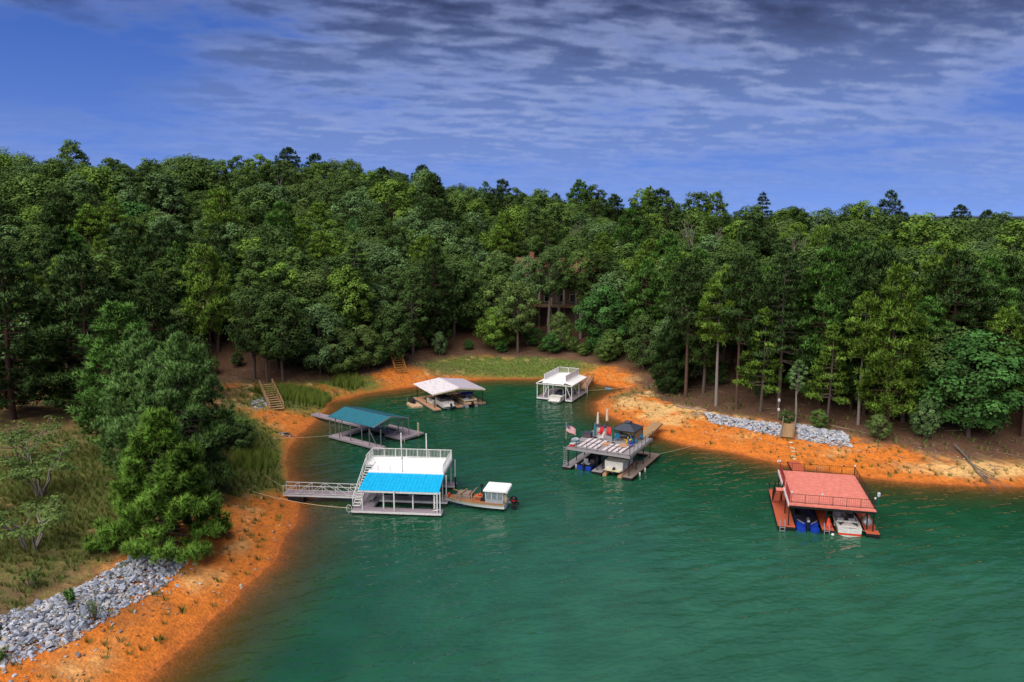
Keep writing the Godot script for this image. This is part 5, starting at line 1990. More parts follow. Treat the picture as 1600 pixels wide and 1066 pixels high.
	deck_chair("bright blue chair nearest the gazebo's right post", spot(d, 7.3, h, -7.7), d.rotation.y - 1.2, M.sky)
	deck_chair("deep blue chair at the front right of the party deck", spot(d, 7.25, h, -4.0), d.rotation.y - 0.9, M.blue)
	deck_chair("black chair at the round table under the gazebo", spot(d, 4.5, h, -7.1), d.rotation.y + 2.6, M.blackmetal)
	var t := thing("round_table", "round grey table in front of the gazebo", "table", spot(d, 5.4, h, -6.4), 0)
	mb = MB.new()
	mb.lathe(Vector3(0, 0.70, 0), [Vector2(0.58, 0), Vector2(0.6, 0.03), Vector2(0.58, 0.05), Vector2(0, 0.05)], 18)
	part(t, "table_top", mb, M.alu)
	mb = MB.new()
	mb.lathe(Vector3.ZERO, [Vector2(0.35, 0), Vector2(0.3, 0.05), Vector2(0.05, 0.1), Vector2(0.05, 0.7)], 10)
	part(t, "pedestal", mb, M.wood)
	var bx := thing("storage_box", "dark purple-grey storage box at the party deck's left edge", "box", spot(d, 0.75, h, -5.3), d.rotation.y)
	mb = MB.new()
	mb.box(-0.55, 0.55, 0, 0.62, -0.42, 0.42)
	part(bx, "body", mb, M.rugdark)
	mb = MB.new()
	mb.box(-0.59, 0.59, 0.625, 0.74, -0.46, 0.46)
	part(bx, "lid", mb, M.roofing)
	# rugs
	for q in [["striped white and grey rug at the left front of the party deck", 1.15, 4.0, -4.9, -0.95], ["striped white and dark rug at the right front of the party deck", 4.55, 7.35, -4.1, -0.75]]:
		var ru := thing("striped_rug", q[0], "rug", spot(d, 0, h, 0), d.rotation.y)
		for k in 12:
			mb = MB.new()
			var w: float = (q[2] - q[1]) / 12
			mb.box(q[1] + k * w, q[1] + (k + 1) * w - 0.004, 0.012, 0.034, q[3], q[4])
			part(ru, "stripe", mb, M.rugdark if k % 3 == 2 else M.rug)
	for q in [["tan doormat beside the dark green umbrella's foot", 4.1, -3.3, 0.9], ["tan mat laid over the right striped rug", 6.3, -3.9, 1.1]]:
		var ma := thing("floor_mat", q[0], "mat", spot(d, q[1], h + 0.036, q[2]), d.rotation.y + 0.1)
		mb = MB.new()
		mb.box(-q[3] / 2, q[3] / 2, 0, 0.02, -0.8, 0.8)
		part(ma, "weave", mb, M.tan)
	var ye := thing("pool_float", "yellow star-shaped float on the party deck beside the blue chairs", "float", spot(d, 6.4, h + 0.3, -5.1), 0.3)
	mb = MB.new()
	for k in 5:
		mb.tube(Vector3.ZERO, Vector3(cos(TAU * k / 5 + 0.3) * 0.55, sin(TAU * k / 5 + 0.3) * 0.45 + 0.15, 0.1), 0.16, 0.05, 7, Color.WHITE, true)
	part(ye, "arms", mb, M.yellow)
	var tb := thing("tube_float", "pale blue and white inflatable heaped on the party deck's left front corner", "float", spot(d, 0.45, h, -1.9), 0.2)
	for k in 3:
		mb = MB.new()
		var pts := []
		for q in 13:
			pts.append(Vector3(cos(TAU * q / 12) * 0.42, 0.18 + k * 0.17 + 0.05 * sin(TAU * q / 12 + k), sin(TAU * q / 12) * (0.55 - 0.1 * k)))
		mb.path(pts, 0.13, 7)
		part(tb, "ring", mb, M.seat if k != 1 else M.bluegreen)
	var co := thing("picnic_cooler", "small red and white cooler by the party deck's front left rail", "cooler", spot(d, 0.62, h, -0.6), d.rotation.y)
	mb = MB.new()
	mb.box(-0.3, 0.3, 0, 0.28, -0.2, 0.2)
	part(co, "body", mb, M.chairred)
	mb = MB.new()
	mb.box(-0.31, 0.31, 0.285, 0.38, -0.21, 0.21)
	part(co, "lid", mb, M.boatwhite)
	# fenders hanging on the fingers
	for q in [["white fender on the party dock's right finger, farther one", 9.05, -4.4], ["white fender on the party dock's right finger, nearer one", 9.05, -2.4], ["white fender on the party dock's left finger", 0.75, -1.6]]:
		var fe := thing("boat_fender", q[0], "fender", spot(d, q[1], -0.12, q[2]), 0, "fenders on the party dock")
		mb = MB.new()
		mb.lathe(Vector3.ZERO, [Vector2(0.03, -0.02), Vector2(0.12, 0.06), Vector2(0.13, 0.45), Vector2(0.06, 0.55), Vector2(0, 0.57)], 9)
		part(fe, "cushion", mb, M.boatwhite)
	# boats
	var bb := thing("bass_boat", "dark blue bass boat in the party dock's left slip", "boat", spot(d, 2.1, 0, -1.0), d.rotation.y)
	hull(bb, 5.6, 2.1, 0.62, M.blue, M.cover, M.rugdark, 0.2, 0.75)
	seat(bb, Vector3(-0.45, 0.25, -2.0), 0.6, M.seat)
	seat(bb, Vector3(0.45, 0.25, -2.0), 0.6, M.rugdark)
	outboard(bb, Vector3(0, 0.55, 0.2), 0.8)
	mb = MB.new()
	mb.box(-0.6, 0.5, 0.66, 0.72, -1.1, -0.5)
	part(bb, "rear_deck_pad", mb, M.seat)
	var wc := thing("cabin_cruiser", "white cruiser lifted out of the water in the party dock's right slip", "boat", spot(d, 6.15, 0.55, -0.9), d.rotation.y)
	hull(wc, 8.0, 2.6, 1.25, M.boatwhite, M.boatwhite, M.cream, 0.16, 0.45)
	outboard(wc, Vector3(0.1, 0.15, 0.25), 0.75)
	mb = MB.new()
	mb.box(-1.05, 1.05, 0.16, 0.28, 0.01, 0.6)
	part(wc, "swim_platform", mb, M.cream)
	mb = MB.new()
	mb.box(-1.2, 1.2, 1.26, 1.36, -1.4, -1.05)
	part(wc, "aft_bench", mb, M.cream)
	var li := thing("boat_lift", "tan boat lift tanks holding the white cruiser", "boat lift", spot(d, 6.15, 0, -0.6), d.rotation.y)
	for s in [-1.0, 1.0]:
		mb = MB.new()
		mb.tube(Vector3(s, 0.12, 0.3), Vector3(s, 0.12, -6.5), 0.28, 0.28, 9, Color.WHITE, true)
		part(li, "tank", mb, M.tan)
	for k in 3:
		mb = MB.new()
		mb.bar(Vector3(-1.0, 0.35, -0.6 - k * 2.5), Vector3(1.0, 0.35, -0.6 - k * 2.5), 0.12)
		part(li, "crossbeam", mb, M.oldwood)
	gangway("weathered plank gangway from the orange bank to the party dock", Vector3(21.7, 1.7, -113.4), spot(d, 4.6, 0.62, -11.0), 1.5, M.wood, M.oldwood)
	cable("thin rope from the party dock's back corner to the orange bank", spot(d, 8.9, 0.5, -11.0), at_ground(26.6, -107.0, 0.2), 0.15, 0.016)


func red_dock() -> void:
	var d := thing("boat_dock", "dock with a big salmon-red upper deck and black railings", "dock", Vector3(28.42, 0, -76.78), deg_to_rad(-13.3))
	var h := 2.9
	walkway(d, -1.0, 0.7, 0.18, -11.1, M.redfloat, M.black)
	walkway(d, 3.31, 4.45, 0.18, -10.0, M.redfloat, M.black)
	walkway(d, 7.5, 8.75, 0.18, -11.1, M.redfloat, M.black)
	walkway(d, 0.71, 7.49, -10.05, -11.1, M.redfloat, M.black)
	for side in 2:
		for k in 36:
			var mb := MB.new()
			var w := 11.12 / 36
			var x0 := 0.0 if side == 0 else 4.135
			mb.box(x0, x0 + 4.12, h - 0.05, h + 0.003 * ((k * 7 + side) % 3), -w * (k + 1) + 0.006, -w * k - 0.006)
			part(d, "deck_board", mb, M.red)
	var mb := MB.new()
	mb.box(-0.04, 8.30, h - 0.16, h - 0.055, 0.0, 0.06)
	mb.box(-0.04, 8.30, h - 0.30, h - 0.055, -11.18, -11.12)
	part(d, "edge_board", mb, M.red)
	mb = MB.new()
	mb.box(-0.10, -0.01, h - 0.30, h + 0.06, -11.1, -0.01)
	part(d, "edge_board", mb, M.tin)
	mb = MB.new()
	mb.box(8.27, 8.34, h - 0.30, h - 0.055, -11.1, -0.01)
	mb.box(-0.02, 8.28, h - 0.42, h - 0.165, -0.12, -0.02)
	for k in 7:
		mb.box(0.6 + k * 1.15, 0.7 + k * 1.15, h - 0.30, h - 0.06, -11.1, -0.14)
	part(d, "steel_frame", mb, M.blackmetal)
	posts(d, [[0.05, -0.2], [0.05, -3.6], [0.05, -7.2], [0.05, -10.9], [3.9, -1.4], [3.7, -0.6], [3.9, -5.4], [3.9, -9.6], [7.7, -0.9], [8.2, -0.5], [8.2, -3.9], [8.2, -7.4], [8.2, -10.9]], 0.5, h - 0.31, 0.11, M.blackmetal)
	railing(d, Vector3(0.25, h, -0.35), Vector3(8.2, h, -0.35), 0.95, 1.32, M.blackmetal, 0.20, 0.032)
	railing(d, Vector3(8.2, h, -0.4), Vector3(8.2, h, -11.05), 0.95, 1.32, M.blackmetal, 0.20, 0.032)
	railing(d, Vector3(0.1, h, -11.05), Vector3(8.15, h, -11.05), 0.95, 1.32, M.blackmetal, 0.20, 0.032)
	railing(d, Vector3(0.1, h, -0.4), Vector3(0.1, h, -4.0), 0.95, 1.2, M.railred, 0.17, 0.04)
	railing(d, Vector3(0.1, h, -5.4), Vector3(0.1, h, -11.0), 0.95, 1.3, M.railred, 0.17, 0.04)
	for q in [[0.25, -0.35], [0.1, -11.05], [8.2, -11.05], [3.2, -0.35], [8.2, -0.4], [-0.15, -10.9]]:
		mb = MB.new()
		mb.lathe(Vector3(q[0], h + 0.98, q[1]), [Vector2(0.05, 0), Vector2(0.10, 0.08), Vector2(0.10, 0.2), Vector2(0.02, 0.27)], 8)
		part(d, "post_light", mb, M.boatwhite)
	var st := stairs(d, Vector3(-0.55, 0.7, -7.0), Vector3(-0.5, 2.75, -4.9), Vector3(0.36, 0, 0), 9, M.redfloat, M.blackmetal, 0.9, true)
	st.name = "staircase"
	mb = MB.new()
	mb.box(-0.9, -0.11, h - 0.08, h, -4.85, -4.0)
	part(d, "stair_landing", mb, M.red)
	for q in [[-0.55, 0.24], [3.75, 0.24]]:
		ladder(d, Vector3(q[0], -0.5, q[1]), Vector3(q[0], 0.55, q[1]), Vector3(0.24, 0, 0), 3, M.alu, 0.04)
		mb = MB.new()
		for s in [-0.24, 0.24]:
			mb.path([Vector3(q[0] + s, 0.5, q[1]), Vector3(q[0] + s, 1.15, q[1] - 0.1), Vector3(q[0] + s, 1.1, q[1] - 0.4), Vector3(q[0] + s, 0.5, q[1] - 0.5)], 0.04, 5)
		part(d, "grab_rail", mb, M.alu)
	var lp := thing("dock_lamp", "black lamp post with a pale glass head at the red dock's right edge", "lamp post", spot(d, 8.62, 0.5, -0.9), 0)
	mb = MB.new()
	mb.tube(Vector3.ZERO, Vector3(0, 3.5, 0), 0.07, 0.06, 8)
	part(lp, "post", mb, M.forest)
	mb = MB.new()
	mb.lathe(Vector3(0, 3.5, 0), [Vector2(0.08, 0), Vector2(0.17, 0.1), Vector2(0.17, 0.42), Vector2(0.08, 0.5), Vector2(0, 0.52)], 8)
	part(lp, "lamp_head", mb, M.seat)
	var pl := thing("mooring_post", "short black post at the red dock's far left corner", "post", spot(d, -0.95, 0.4, -11.0), 0)
	mb = MB.new()
	mb.tube(Vector3.ZERO, Vector3(0, 0.75, 0), 0.05, 0.05, 6)
	mb.lathe(Vector3(0, 0.7, 0), [Vector2(0.05, 0), Vector2(0.13, 0.06), Vector2(0.1, 0.2), Vector2(0, 0.24)], 8)
	part(pl, "shaft", mb, M.blackmetal)
	# boats
	var bb := thing("fishing_boat", "dark-covered fishing boat with bright blue stern steps at the red dock", "boat", spot(d, 2.0, 0, -1.0), d.rotation.y)
	hull(bb, 6.2, 2.3, 0.72, M.blue, M.navy, M.navy, 0.25, 0.7)
	for s in [-1.0, 1.0]:
		mb = MB.new()
		mb.prism(PackedVector2Array([Vector2(s * 0.22, 0.02), Vector2(s * 1.12, 0.02), Vector2(s * 1.10, 0.95), Vector2(s * 0.85, 1.08), Vector2(s * 0.25, 1.08)]), 0.0, 0.32)
		part(bb, "stern_step", mb, M.blue)
	outboard(bb, Vector3(0, 0.72, 0.45), 1.15, M.black)
	mb = MB.new()
	mb.box(-0.12, 0.12, 1.02, 1.20, 0.80, 0.83)
	part(bb, "motor_badge", mb, M.seat)
	for s in [-1.0, 1.0]:
		brace(bb, Vector3(s * 0.3, 0.62, 0.3), Vector3(s * 0.95, 0.85, -0.15), 0.06, M.alu, "trim_bar")
	var wb := thing("bowrider", "white open bowrider with grey seats and red waterline at the red dock", "boat", spot(d, 5.95, 0, 0.05), d.rotation.y)
	hull(wb, 6.6, 2.45, 0.82, M.boatwhite, M.boatwhite, M.seat, 0.26, 0.85, M.orange)
	mb = MB.new()
	for s in [-1.0, 1.0]:
		mb.quad(Vector3(s * 0.30, 0.895, -1.45), Vector3(s * 0.95, 0.865, -1.45), Vector3(s * 0.85, 0.875, -0.55), Vector3(s * 0.80, 0.878, -0.55), Vector3.UP)
	part(wb, "engine_hatch_pads", mb, M.roofing)
	mb = MB.new()
	mb.box(-1.0, 1.0, 0.86, 0.98, -1.72, -1.58)
	part(wb, "rear_coaming", mb, M.boatwhite)
	seat(wb, Vector3(-0.55, 0.22, -2.6), 0.62, M.seat)
	seat(wb, Vector3(0.55, 0.22, -2.6), 0.62, M.seat)
	seat(wb, Vector3(-0.55, 0.22, -3.9), 0.62, M.seat, PI)
	mb = MB.new()
	mb.box(0.25, 0.95, 0.22, 0.95, -3.9, -3.5)
	part(wb, "helm_console", mb, M.rugdark)
	mb = MB.new()
	mb.tube(Vector3(0.45, 0.9, -3.35), Vector3(0.72, 0.95, -3.4), 0.12, 0.12, 8)
	part(wb, "steering_wheel", mb, M.black)
	var ch := thing("folded_cushion", "orange-red folded cushion heaped on the red dock's middle finger", "seat cushion", spot(d, 4.0, 0.5, -0.75), d.rotation.y)
	mb = MB.new()
	mb.lathe(Vector3.ZERO, [Vector2(0.42, 0), Vector2(0.4, 0.2), Vector2(0.25, 0.5), Vector2(0.14, 0.9), Vector2(0, 1.0)], 9, Color.WHITE, 1.0, 0.8)
	part(ch, "folds", mb, M.orange)
	var tp := thing("covered_jet_ski", "silver tarp-covered jet ski lying on the red dock's right finger", "jet ski", spot(d, 8.05, 0.5, -2.9), d.rotation.y)
	mb = MB.new()
	mb.lathe(Vector3(0, 0, 0), [Vector2(0.46, 0.0), Vector2(0.5, 0.2), Vector2(0.38, 0.42), Vector2(0.15, 0.6), Vector2(0, 0.62)], 12, Color.WHITE, 1.0, 2.1)
	part(tp, "tarp", mb, M.alu)
	var fd := thing("round_fender", "white round fender hanging from the red dock's middle finger", "fender", spot(d, 4.3, 0.1, 0.32), 0)
	mb = MB.new()
	mb.lathe(Vector3.ZERO, [Vector2(0, -0.14), Vector2(0.12, -0.1), Vector2(0.18, 0.0), Vector2(0.12, 0.12), Vector2(0, 0.15)], 9)
	part(fd, "ball", mb, M.boatwhite)
	cable("short mooring line from the white bowrider to the red dock", spot(wb, 1.15, 0.75, -0.6), spot(d, 7.55, 0.55, -0.2), 0.12, 0.02)
	gangway("salmon-red gangway from the orange bank to the red-decked dock", at_ground(36.7, -98.6, 0.25), spot(d, 3.6, 0.6, -11.0), 1.45, M.redfloat, M.black)


# ---------------------------------------------------------------- on the banks
var ROCKS := []


func make_rock_shapes() -> void:
	rng.seed = 77
	for k in 7:
		var ico := SphereMesh.new()
		ico.radial_segments = 5
		ico.rings = 2
		ico.radius = 0.5
		ico.height = 1.0
		var a := ico.get_mesh_arrays()
		var vv: PackedVector3Array = a[Mesh.ARRAY_VERTEX]
		var ii: PackedInt32Array = a[Mesh.ARRAY_INDEX]
		var bump := FastNoiseLite.new()
		bump.seed = 500 + k
		bump.frequency = 0.9
		var mb := MB.new()
		var stretch := Vector3(rng.randf_range(0.85, 1.5), rng.randf_range(0.32, 0.6), rng.randf_range(0.55, 1.0))
		for q in range(0, ii.size(), 3):
			var p := []
			for e in 3:
				var v: Vector3 = vv[ii[q + e]]
				v *= 1.0 + 0.75 * bump.get_noise_3d(v.x * 2 + k, v.y * 2, v.z * 2)
				p.append(v * stretch)
			mb.tri(p[0], p[1], p[2], (p[0] + p[1] + p[2]) / 3)
		ROCKS.append(mb.mesh())


func riprap(called: String, label: String, top: Array, bot: Array, n_parts: int, n_rest: int, size: float, lift: float) -> void:
	# loose quarried stone between an upper and a lower line
	var mid: Vector2 = (top[0] + bot[-1]) / 2
	var o := thing(called, label, "riprap", at_ground(mid.x, mid.y))
	var from := o.position
	var at := func(t: float, s: float) -> Vector3:
		var ft := t * (top.size() - 1)
		var i := mini(int(ft), top.size() - 2)
		var a: Vector2 = top[i].lerp(top[i + 1], ft - i)
		var fb := t * (bot.size() - 1)
		var j := mini(int(fb), bot.size() - 2)
		var b: Vector2 = bot[j].lerp(bot[j + 1], fb - j)
		var p := a.lerp(b, s)
		return at_ground(p.x, p.y, lift * sin(PI * clampf(s, 0.1, 0.95)))
	var mats := [M.rock0, M.rock0, M.rock1, M.rock2, M.rock3] if n_parts > 200 else [M.rock0, M.rock2, M.rock2, M.rock2, M.rock1]
	for k in n_parts:
		var p: Vector3 = at.call(rng.randf(), rng.randf_range(0.02, 0.98))
		var r := size * rng.randf_range(0.8, 1.75)
		var tr := Transform3D(Basis.from_euler(Vector3(rng.randf_range(-.7, .7), rng.randf() * TAU, rng.randf_range(-.7, .7))).scaled(Vector3.ONE * r), p - from + Vector3(0, r * 0.12, 0))
		put(o, "stone", ROCKS[rng.randi() % 7], mats[rng.randi() % 5], tr)
	var places := [[], []]
	var cols := [PackedColorArray(), PackedColorArray()]
	for k in n_rest:
		var p: Vector3 = at.call(rng.randf(), rng.randf_range(-0.03, 1.04) + (rng.randf_range(-0.08, 0.35) if rng.randf() < 0.06 else 0.0))
		var r := size * rng.randf_range(0.35, 1.0)
		places[k % 2].append(Transform3D(Basis.from_euler(Vector3(rng.randf_range(-.5, .5), rng.randf() * TAU, rng.randf_range(-.5, .5))).scaled(Vector3.ONE * r), p - from))
		var g := pow(rng.randf_range(0.40, 1.0), 1.7 if n_parts > 200 else 1.1)
		cols[k % 2].append(Color(g * 0.88, g * 0.95, g * 1.12) if rng.randf() < 0.86 else Color(g * 0.95, g * 0.72, g * 0.5))
	for q in 2:
		many(o, "small_stones", ROCKS[q * 3 + 1], M.rocks, places[q], cols[q])


func make_banks() -> void:
	make_rock_shapes()
	riprap("rock_revetment", "long grey riprap bank of broken stone on the near left shore", [Vector2(-44.5, -48), Vector2(-38.6, -54.4), Vector2(-36.7, -57.4), Vector2(-35.2, -61), Vector2(-34.0, -65.8), Vector2(-32.5, -67.8)], [Vector2(-38.6, -44), Vector2(-34.4, -49.8), Vector2(-32.0, -53.2), Vector2(-30.7, -57.4), Vector2(-29.3, -62.4), Vector2(-29.2, -66.8)], 300, 4200, 0.44, 0.25)
	riprap("rock_revetment", "white riprap strip left of the plank walkway on the right bank", [Vector2(29.3, -117.4), Vector2(33.4, -114.6), Vector2(38.9, -111.2)], [Vector2(29.5, -113.6), Vector2(34.2, -109.8), Vector2(38.2, -106.4)], 90, 1500, 0.46, 0.55)
	riprap("rock_revetment", "white riprap strip right of the plank walkway on the right bank", [Vector2(41.2, -110.4), Vector2(46.2, -105.2)], [Vector2(39.6, -105.4), Vector2(45.2, -100.8)], 80, 1200, 0.46, 0.55)
	riprap("rock_revetment", "small grey-white riprap patch beside the brown stairs on the left bank", [Vector2(-43.0, -125.4), Vector2(-41.6, -128.2)], [Vector2(-40.8, -121.0), Vector2(-39.2, -124.4)], 20, 170, 0.38, 0.15)
	riprap("rock_revetment", "dark grey riprap patch just behind the brown stairs on the left bank", [Vector2(-41.6, -131.4), Vector2(-40.2, -133.6)], [Vector2(-39.2, -126.6), Vector2(-37.6, -129.2)], 16, 150, 0.38, 0.15)
	# wooden stairs and the walkway
	var lo := at_ground(-37.6, -122.3, 0.2)
	var hi := at_ground(-42.2, -131.6, 1.4)
	var s1 := thing("bank_stairs", "brown wooden stairs with two handrails between the small riprap patches", "stairs", lo)
	stairs(s1, Vector3.ZERO, hi - lo, Vector3(0.85, 0, -0.42), 12, M.wood, M.tan, 0.95, true)
	lo = at_ground(-21.9, -151.6, 0.2)
	hi = at_ground(-24.3, -160.0, 1.6)
	var s2 := thing("bank_stairs", "yellow wooden stairs at the top of the orange clay slide", "stairs", lo)
	stairs(s2, Vector3.ZERO, hi - lo, Vector3(0.9, 0, -0.3), 10, M.yellowwood, M.yellowwood, 0.9, true)
	lo = at_ground(38.2, -105.4, 0.35)
	hi = at_ground(41.0, -112.4, 0.55)
	var w := thing("plank_walkway", "plank walkway with grey side rails crossing the white riprap", "walkway", lo)
	var go := hi - lo
	var flat := Vector3(go.x, 0, go.z).normalized()
	var side := flat.cross(Vector3.UP).normalized()
	for k in 20:
		var mb := MB.new()
		mb.obox(go * (k + 0.5) / 20, side * 0.75, Vector3(0, 0.03, 0), go / 40 * 0.78)
		part(w, "plank", mb, M.wood)
	for s in [-0.82, 0.82]:
		var mb := MB.new()
		mb.bar(side * s + Vector3(0, 0.95, 0), go + side * s + Vector3(0, 0.95, 0), 0.10, 0.06)
		mb.bar(side * s + Vector3(0, -0.1, 0), go + side * s + Vector3(0, -0.1, 0), 0.08, 0.22)
		mb.bar(side * s + Vector3(0, 0.5, 0), go + side * s + Vector3(0, 0.5, 0), 0.06, 0.10)
		for k in 5:
			mb.bar(go * k / 4.0 + side * s - Vector3(0, 0.6, 0), go * k / 4.0 + side * s + Vector3(0, 0.98, 0), 0.11)
		part(w, "side_rail", mb, M.oldwood)
	var lp := thing("path_lamp", "slim post with white lantern and birdhouse at the plank walkway's top", "lamp post", at_ground(39.3, -112.6))
	var mb := MB.new()
	mb.tube(Vector3.ZERO, Vector3(0, 3.4, 0), 0.06, 0.05, 7)
	part(lp, "post", mb, M.oldwood)
	for y in [1.5, 2.9]:
		mb = MB.new()
		mb.box(-0.14, 0.14, y, y + 0.32, -0.14, 0.14)
		mb.lathe(Vector3(0, y + 0.32, 0), [Vector2(0.22, 0), Vector2(0, 0.16)], 4)
		part(lp, "lantern_box", mb, M.boatwhite)
	for q in [["pale flat stepping stone nearest the plank walkway", 38.3, -104.2], ["second pale stepping stone down from the plank walkway", 38.0, -102.6], ["middle pale stepping stone between walkway and red gangway", 37.6, -101.4], ["pale stepping stone next to last before the red gangway", 37.3, -100.3], ["pale stepping stone at the red gangway's end", 37.1, -99.3]]:
		var so := put(self, numbered("stepping_stone"), ROCKS[rng.randi() % 7], M.cream, Transform3D(Basis(Vector3.UP, rng.randf() * 3).scaled(Vector3(0.75, 0.3, 0.6)), at_ground(q[1], q[2], 0.06)))
		tag(so, q[0], "stone", "stepping stones to the red dock")
	# logs and branches
	for q in [["weathered log lying along the bank top left of the tall pines", Vector2(26.4, -122.6), Vector2(30.4, -118.9), 0.22], ["short pale log at the end of the left white riprap", Vector2(27.6, -117.4), Vector2(29.6, -116.6), 0.16], ["small dark driftwood stick on the orange clay below the right riprap", Vector2(42.6, -102.2), Vector2(44.6, -101.4), 0.09], ["thin fallen trunk slanting through the shade left of the great full pine", Vector2(45.6, -109.0), Vector2(50.2, -103.6), 0.09]]:
		var a: Vector2 = q[1]
		var b: Vector2 = q[2]
		var lg := thing("fallen_log", q[0], "log", at_ground(a.x, a.y, q[3] * 0.7))
		var mb2 := MB.new()
		limb(mb2, Vector3.ZERO, at_ground(b.x, b.y, q[3] * 0.7) - lg.position, q[3], q[3] * 0.6, 0.04, 8)
		part(lg, "trunk", mb2, M.drift)
		mb2 = MB.new()
		for k in 3:
			var p: Vector3 = (at_ground(b.x, b.y, q[3]) - lg.position) * (0.4 + 0.2 * k)
			limb(mb2, p, p + Vector3(rng.randf_range(-.7, .7), 0.35, rng.randf_range(-.7, .7)), q[3] * 0.35, 0.02, 0.1, 4)
		part(lg, "branch", mb2, M.drift)
	var fb := thing("fallen_branch", "long grey fallen branch with forked twigs down to the right shore", "branch", at_ground(58.3, -99.8, 0.5))
	mb = MB.new()
	var tip := at_ground(57.2, -90.2, 0.5) - fb.position
	limb(mb, Vector3.ZERO, tip, 0.14, 0.07, 0.03, 7)
	part(fb, "stem", mb, M.branch)
	for k in 11:
		mb = MB.new()
		var p := tip * rng.randf_range(0.5, 1.0)
		var e := tip * 0.35 + Vector3(rng.randf_range(-1.6, 2.6), rng.randf_range(-0.3, 0.5), rng.randf_range(-0.6, 0.8))
		var f2 := p + e
		f2.y = maxf(f2.y, ground(fb.position.x + f2.x, fb.position.z + f2.z) - fb.position.y + 0.1)
		limb(mb, p, f2, 0.05, 0.015, 0.08, 4)
		part(fb, "twig", mb, M.branch)
	var fr := thing("fire_ring", "ring of pale stones and charred sticks at the left cove's edge", "fire ring", at_ground(-33.0, -111.3))
	for k in 9:
		put(fr, "stone", ROCKS[k % 7], M.rock2 if k % 2 else M.rock1, Transform3D(Basis(Vector3.UP, k * 1.0).scaled(Vector3.ONE * 0.42), at_ground(fr.position.x + cos(TAU * k / 9) * 0.75, fr.position.z + sin(TAU * k / 9) * 0.75, 0.08) - fr.position))
	for k in 4:
		mb = MB.new()
		mb.tube(Vector3(cos(k * 1.6) * 0.7, 0.1, sin(k * 1.6) * 0.7), Vector3(-cos(k * 1.6) * 0.2, 0.25, -sin(k * 1.6) * 0.2), 0.07, 0.04, 5)
		part(fr, "charred_stick", mb, M.black)
	# plants of the near left bank
	for q in [["small bright pine seedling growing through the grey riprap", "pine_seedling", -34.4, -57.0, 1.5, true], ["wispy grey-green bush at the lower edge of the grey riprap", "riverside_bush", -31.6, -55.3, 2.0, false], ["low dark bush above the grey riprap on the left", "lawn_bush", -39.0, -59.6, 1.5, true], ["low green clump at the near end of the grey riprap", "lawn_bush", -35.2, -49.6, 0.8, true]]:
		var pl := thing(q[1], q[0], "bush", at_ground(q[2], q[3]))
		var L := Leaves.new()
		L.r.seed = int(absf(q[2]) * 100)
		mb = MB.new()
		for k in 16:
			var d: Vector3 = Vector3(rng.randf_range(-.6, .6), rng.randf_range(0.6, 1.1), rng.randf_range(-.6, .6)) * q[4]
			if q[5] and q[1] == "pine_seedling":
				d = Vector3(d.x * 0.45, d.y, d.z * 0.45)
			limb(mb, Vector3.ZERO, d, 0.03, 0.01, 0.06, 4)
			if q[1] == "riverside_bush":
				for e in 14:
					L.blade(d * rng.randf_range(0.3, 1.0), Vector3(rng.randf_range(-.2, .2), 0.35, rng.randf_range(-.2, .2)), 0.04, L.dir(), Color(0.6, 0.7, 0.5))
			else:
				L.tuft(d * rng.randf_range(0.55, 1.0), Vector3.UP, 0.32, 40, 0.06, 0.75)
		part(pl, "stems", mb, M.bark)
		put(pl, "foliage", L.mesh(), LM.sage if q[1] == "riverside_bush" else LM.needlebright if q[1] == "pine_seedling" else LM.mid)
	# pebbles, grass, reeds, litter
	var peb := []
	var pc := PackedColorArray()
	rng.seed = 31
	for k in 60000:
		var x := rng.randf_range(-48, 76)
		var z := rng.randf_range(-160, -42)
		var d := inland(x, z)
		if d < 0.2 or d > 10.5 or wooded(x, z) > 1:
			continue
		var b := n1.get_noise_2d(x * 6, z * 6)
		if rng.randf() > 0.50 + b * 1.9:
			continue
		var r := pow(rng.randf(), 4.0) * 0.34 + 0.05
		peb.append(Transform3D(Basis.from_euler(Vector3(rng.randf(), rng.randf() * TAU, rng.randf())).scaled(Vector3(r, r * 0.7, r)), at_ground(x, z, r * 0.1)))
		pc.append([Color(0.30, 0.12, 0.05), Color(0.55, 0.42, 0.28), Color(0.42, 0.22, 0.10), Color(0.62, 0.55, 0.46), Color(0.18, 0.09, 0.05)][rng.randi() % 5])
	many(self, "pebbles", ROCKS[2], M.rocks, peb, pc)
	var tuft := Leaves.new()
	tuft.r.seed = 5
	for k in 22:
		var a := tuft.r.randf() * TAU
		tuft.blade(Vector3(cos(a), 0, sin(a)) * tuft.r.randf() * 0.22, Vector3(cos(a) * 0.22, tuft.r.randf_range(0.5, 1.0), sin(a) * 0.22), 0.045, Vector3(cos(a + 1.2), 0.3, sin(a + 1.2)).normalized(), Color.WHITE * tuft.r.randf_range(0.75, 1.0))
	var blades := tuft.mesh()
	var gm := StandardMaterial3D.new()
	gm.vertex_color_use_as_albedo = true
	gm.roughness = 0.8
	gm.backlight_enabled = true
	gm.backlight = Color(0.4, 0.4, 0.4)
	var gr := []; var gc := PackedColorArray()
	var rd := []; var rc := PackedColorArray()
	for k in 170000:
		var x := rng.randf_range(-62, 76)
		var z := rng.randf_range(-172, -42)
		var d := inland(x, z)
		var f := wooded(x, z)
		if d < 0.8 or f > 6:
			continue
		var c := soil(x, z, d, f)
		var green := c.g / maxf(c.r, 0.01)
		var reed := exp(-pow((x + 36.5) / 6.0, 2) - pow((z + 131.5) / 3.6, 2)) + exp(-pow((x + 33.0) / 3.2, 2) - pow((z + 96) / 5.5, 2)) * 0.42 + exp(-pow((x + 30.5) / 3.0, 2) - pow((z + 143) / 2.6, 2)) * 0.6
		var lot := rng.randf()
		var place := at_ground(x, z, -0.02)
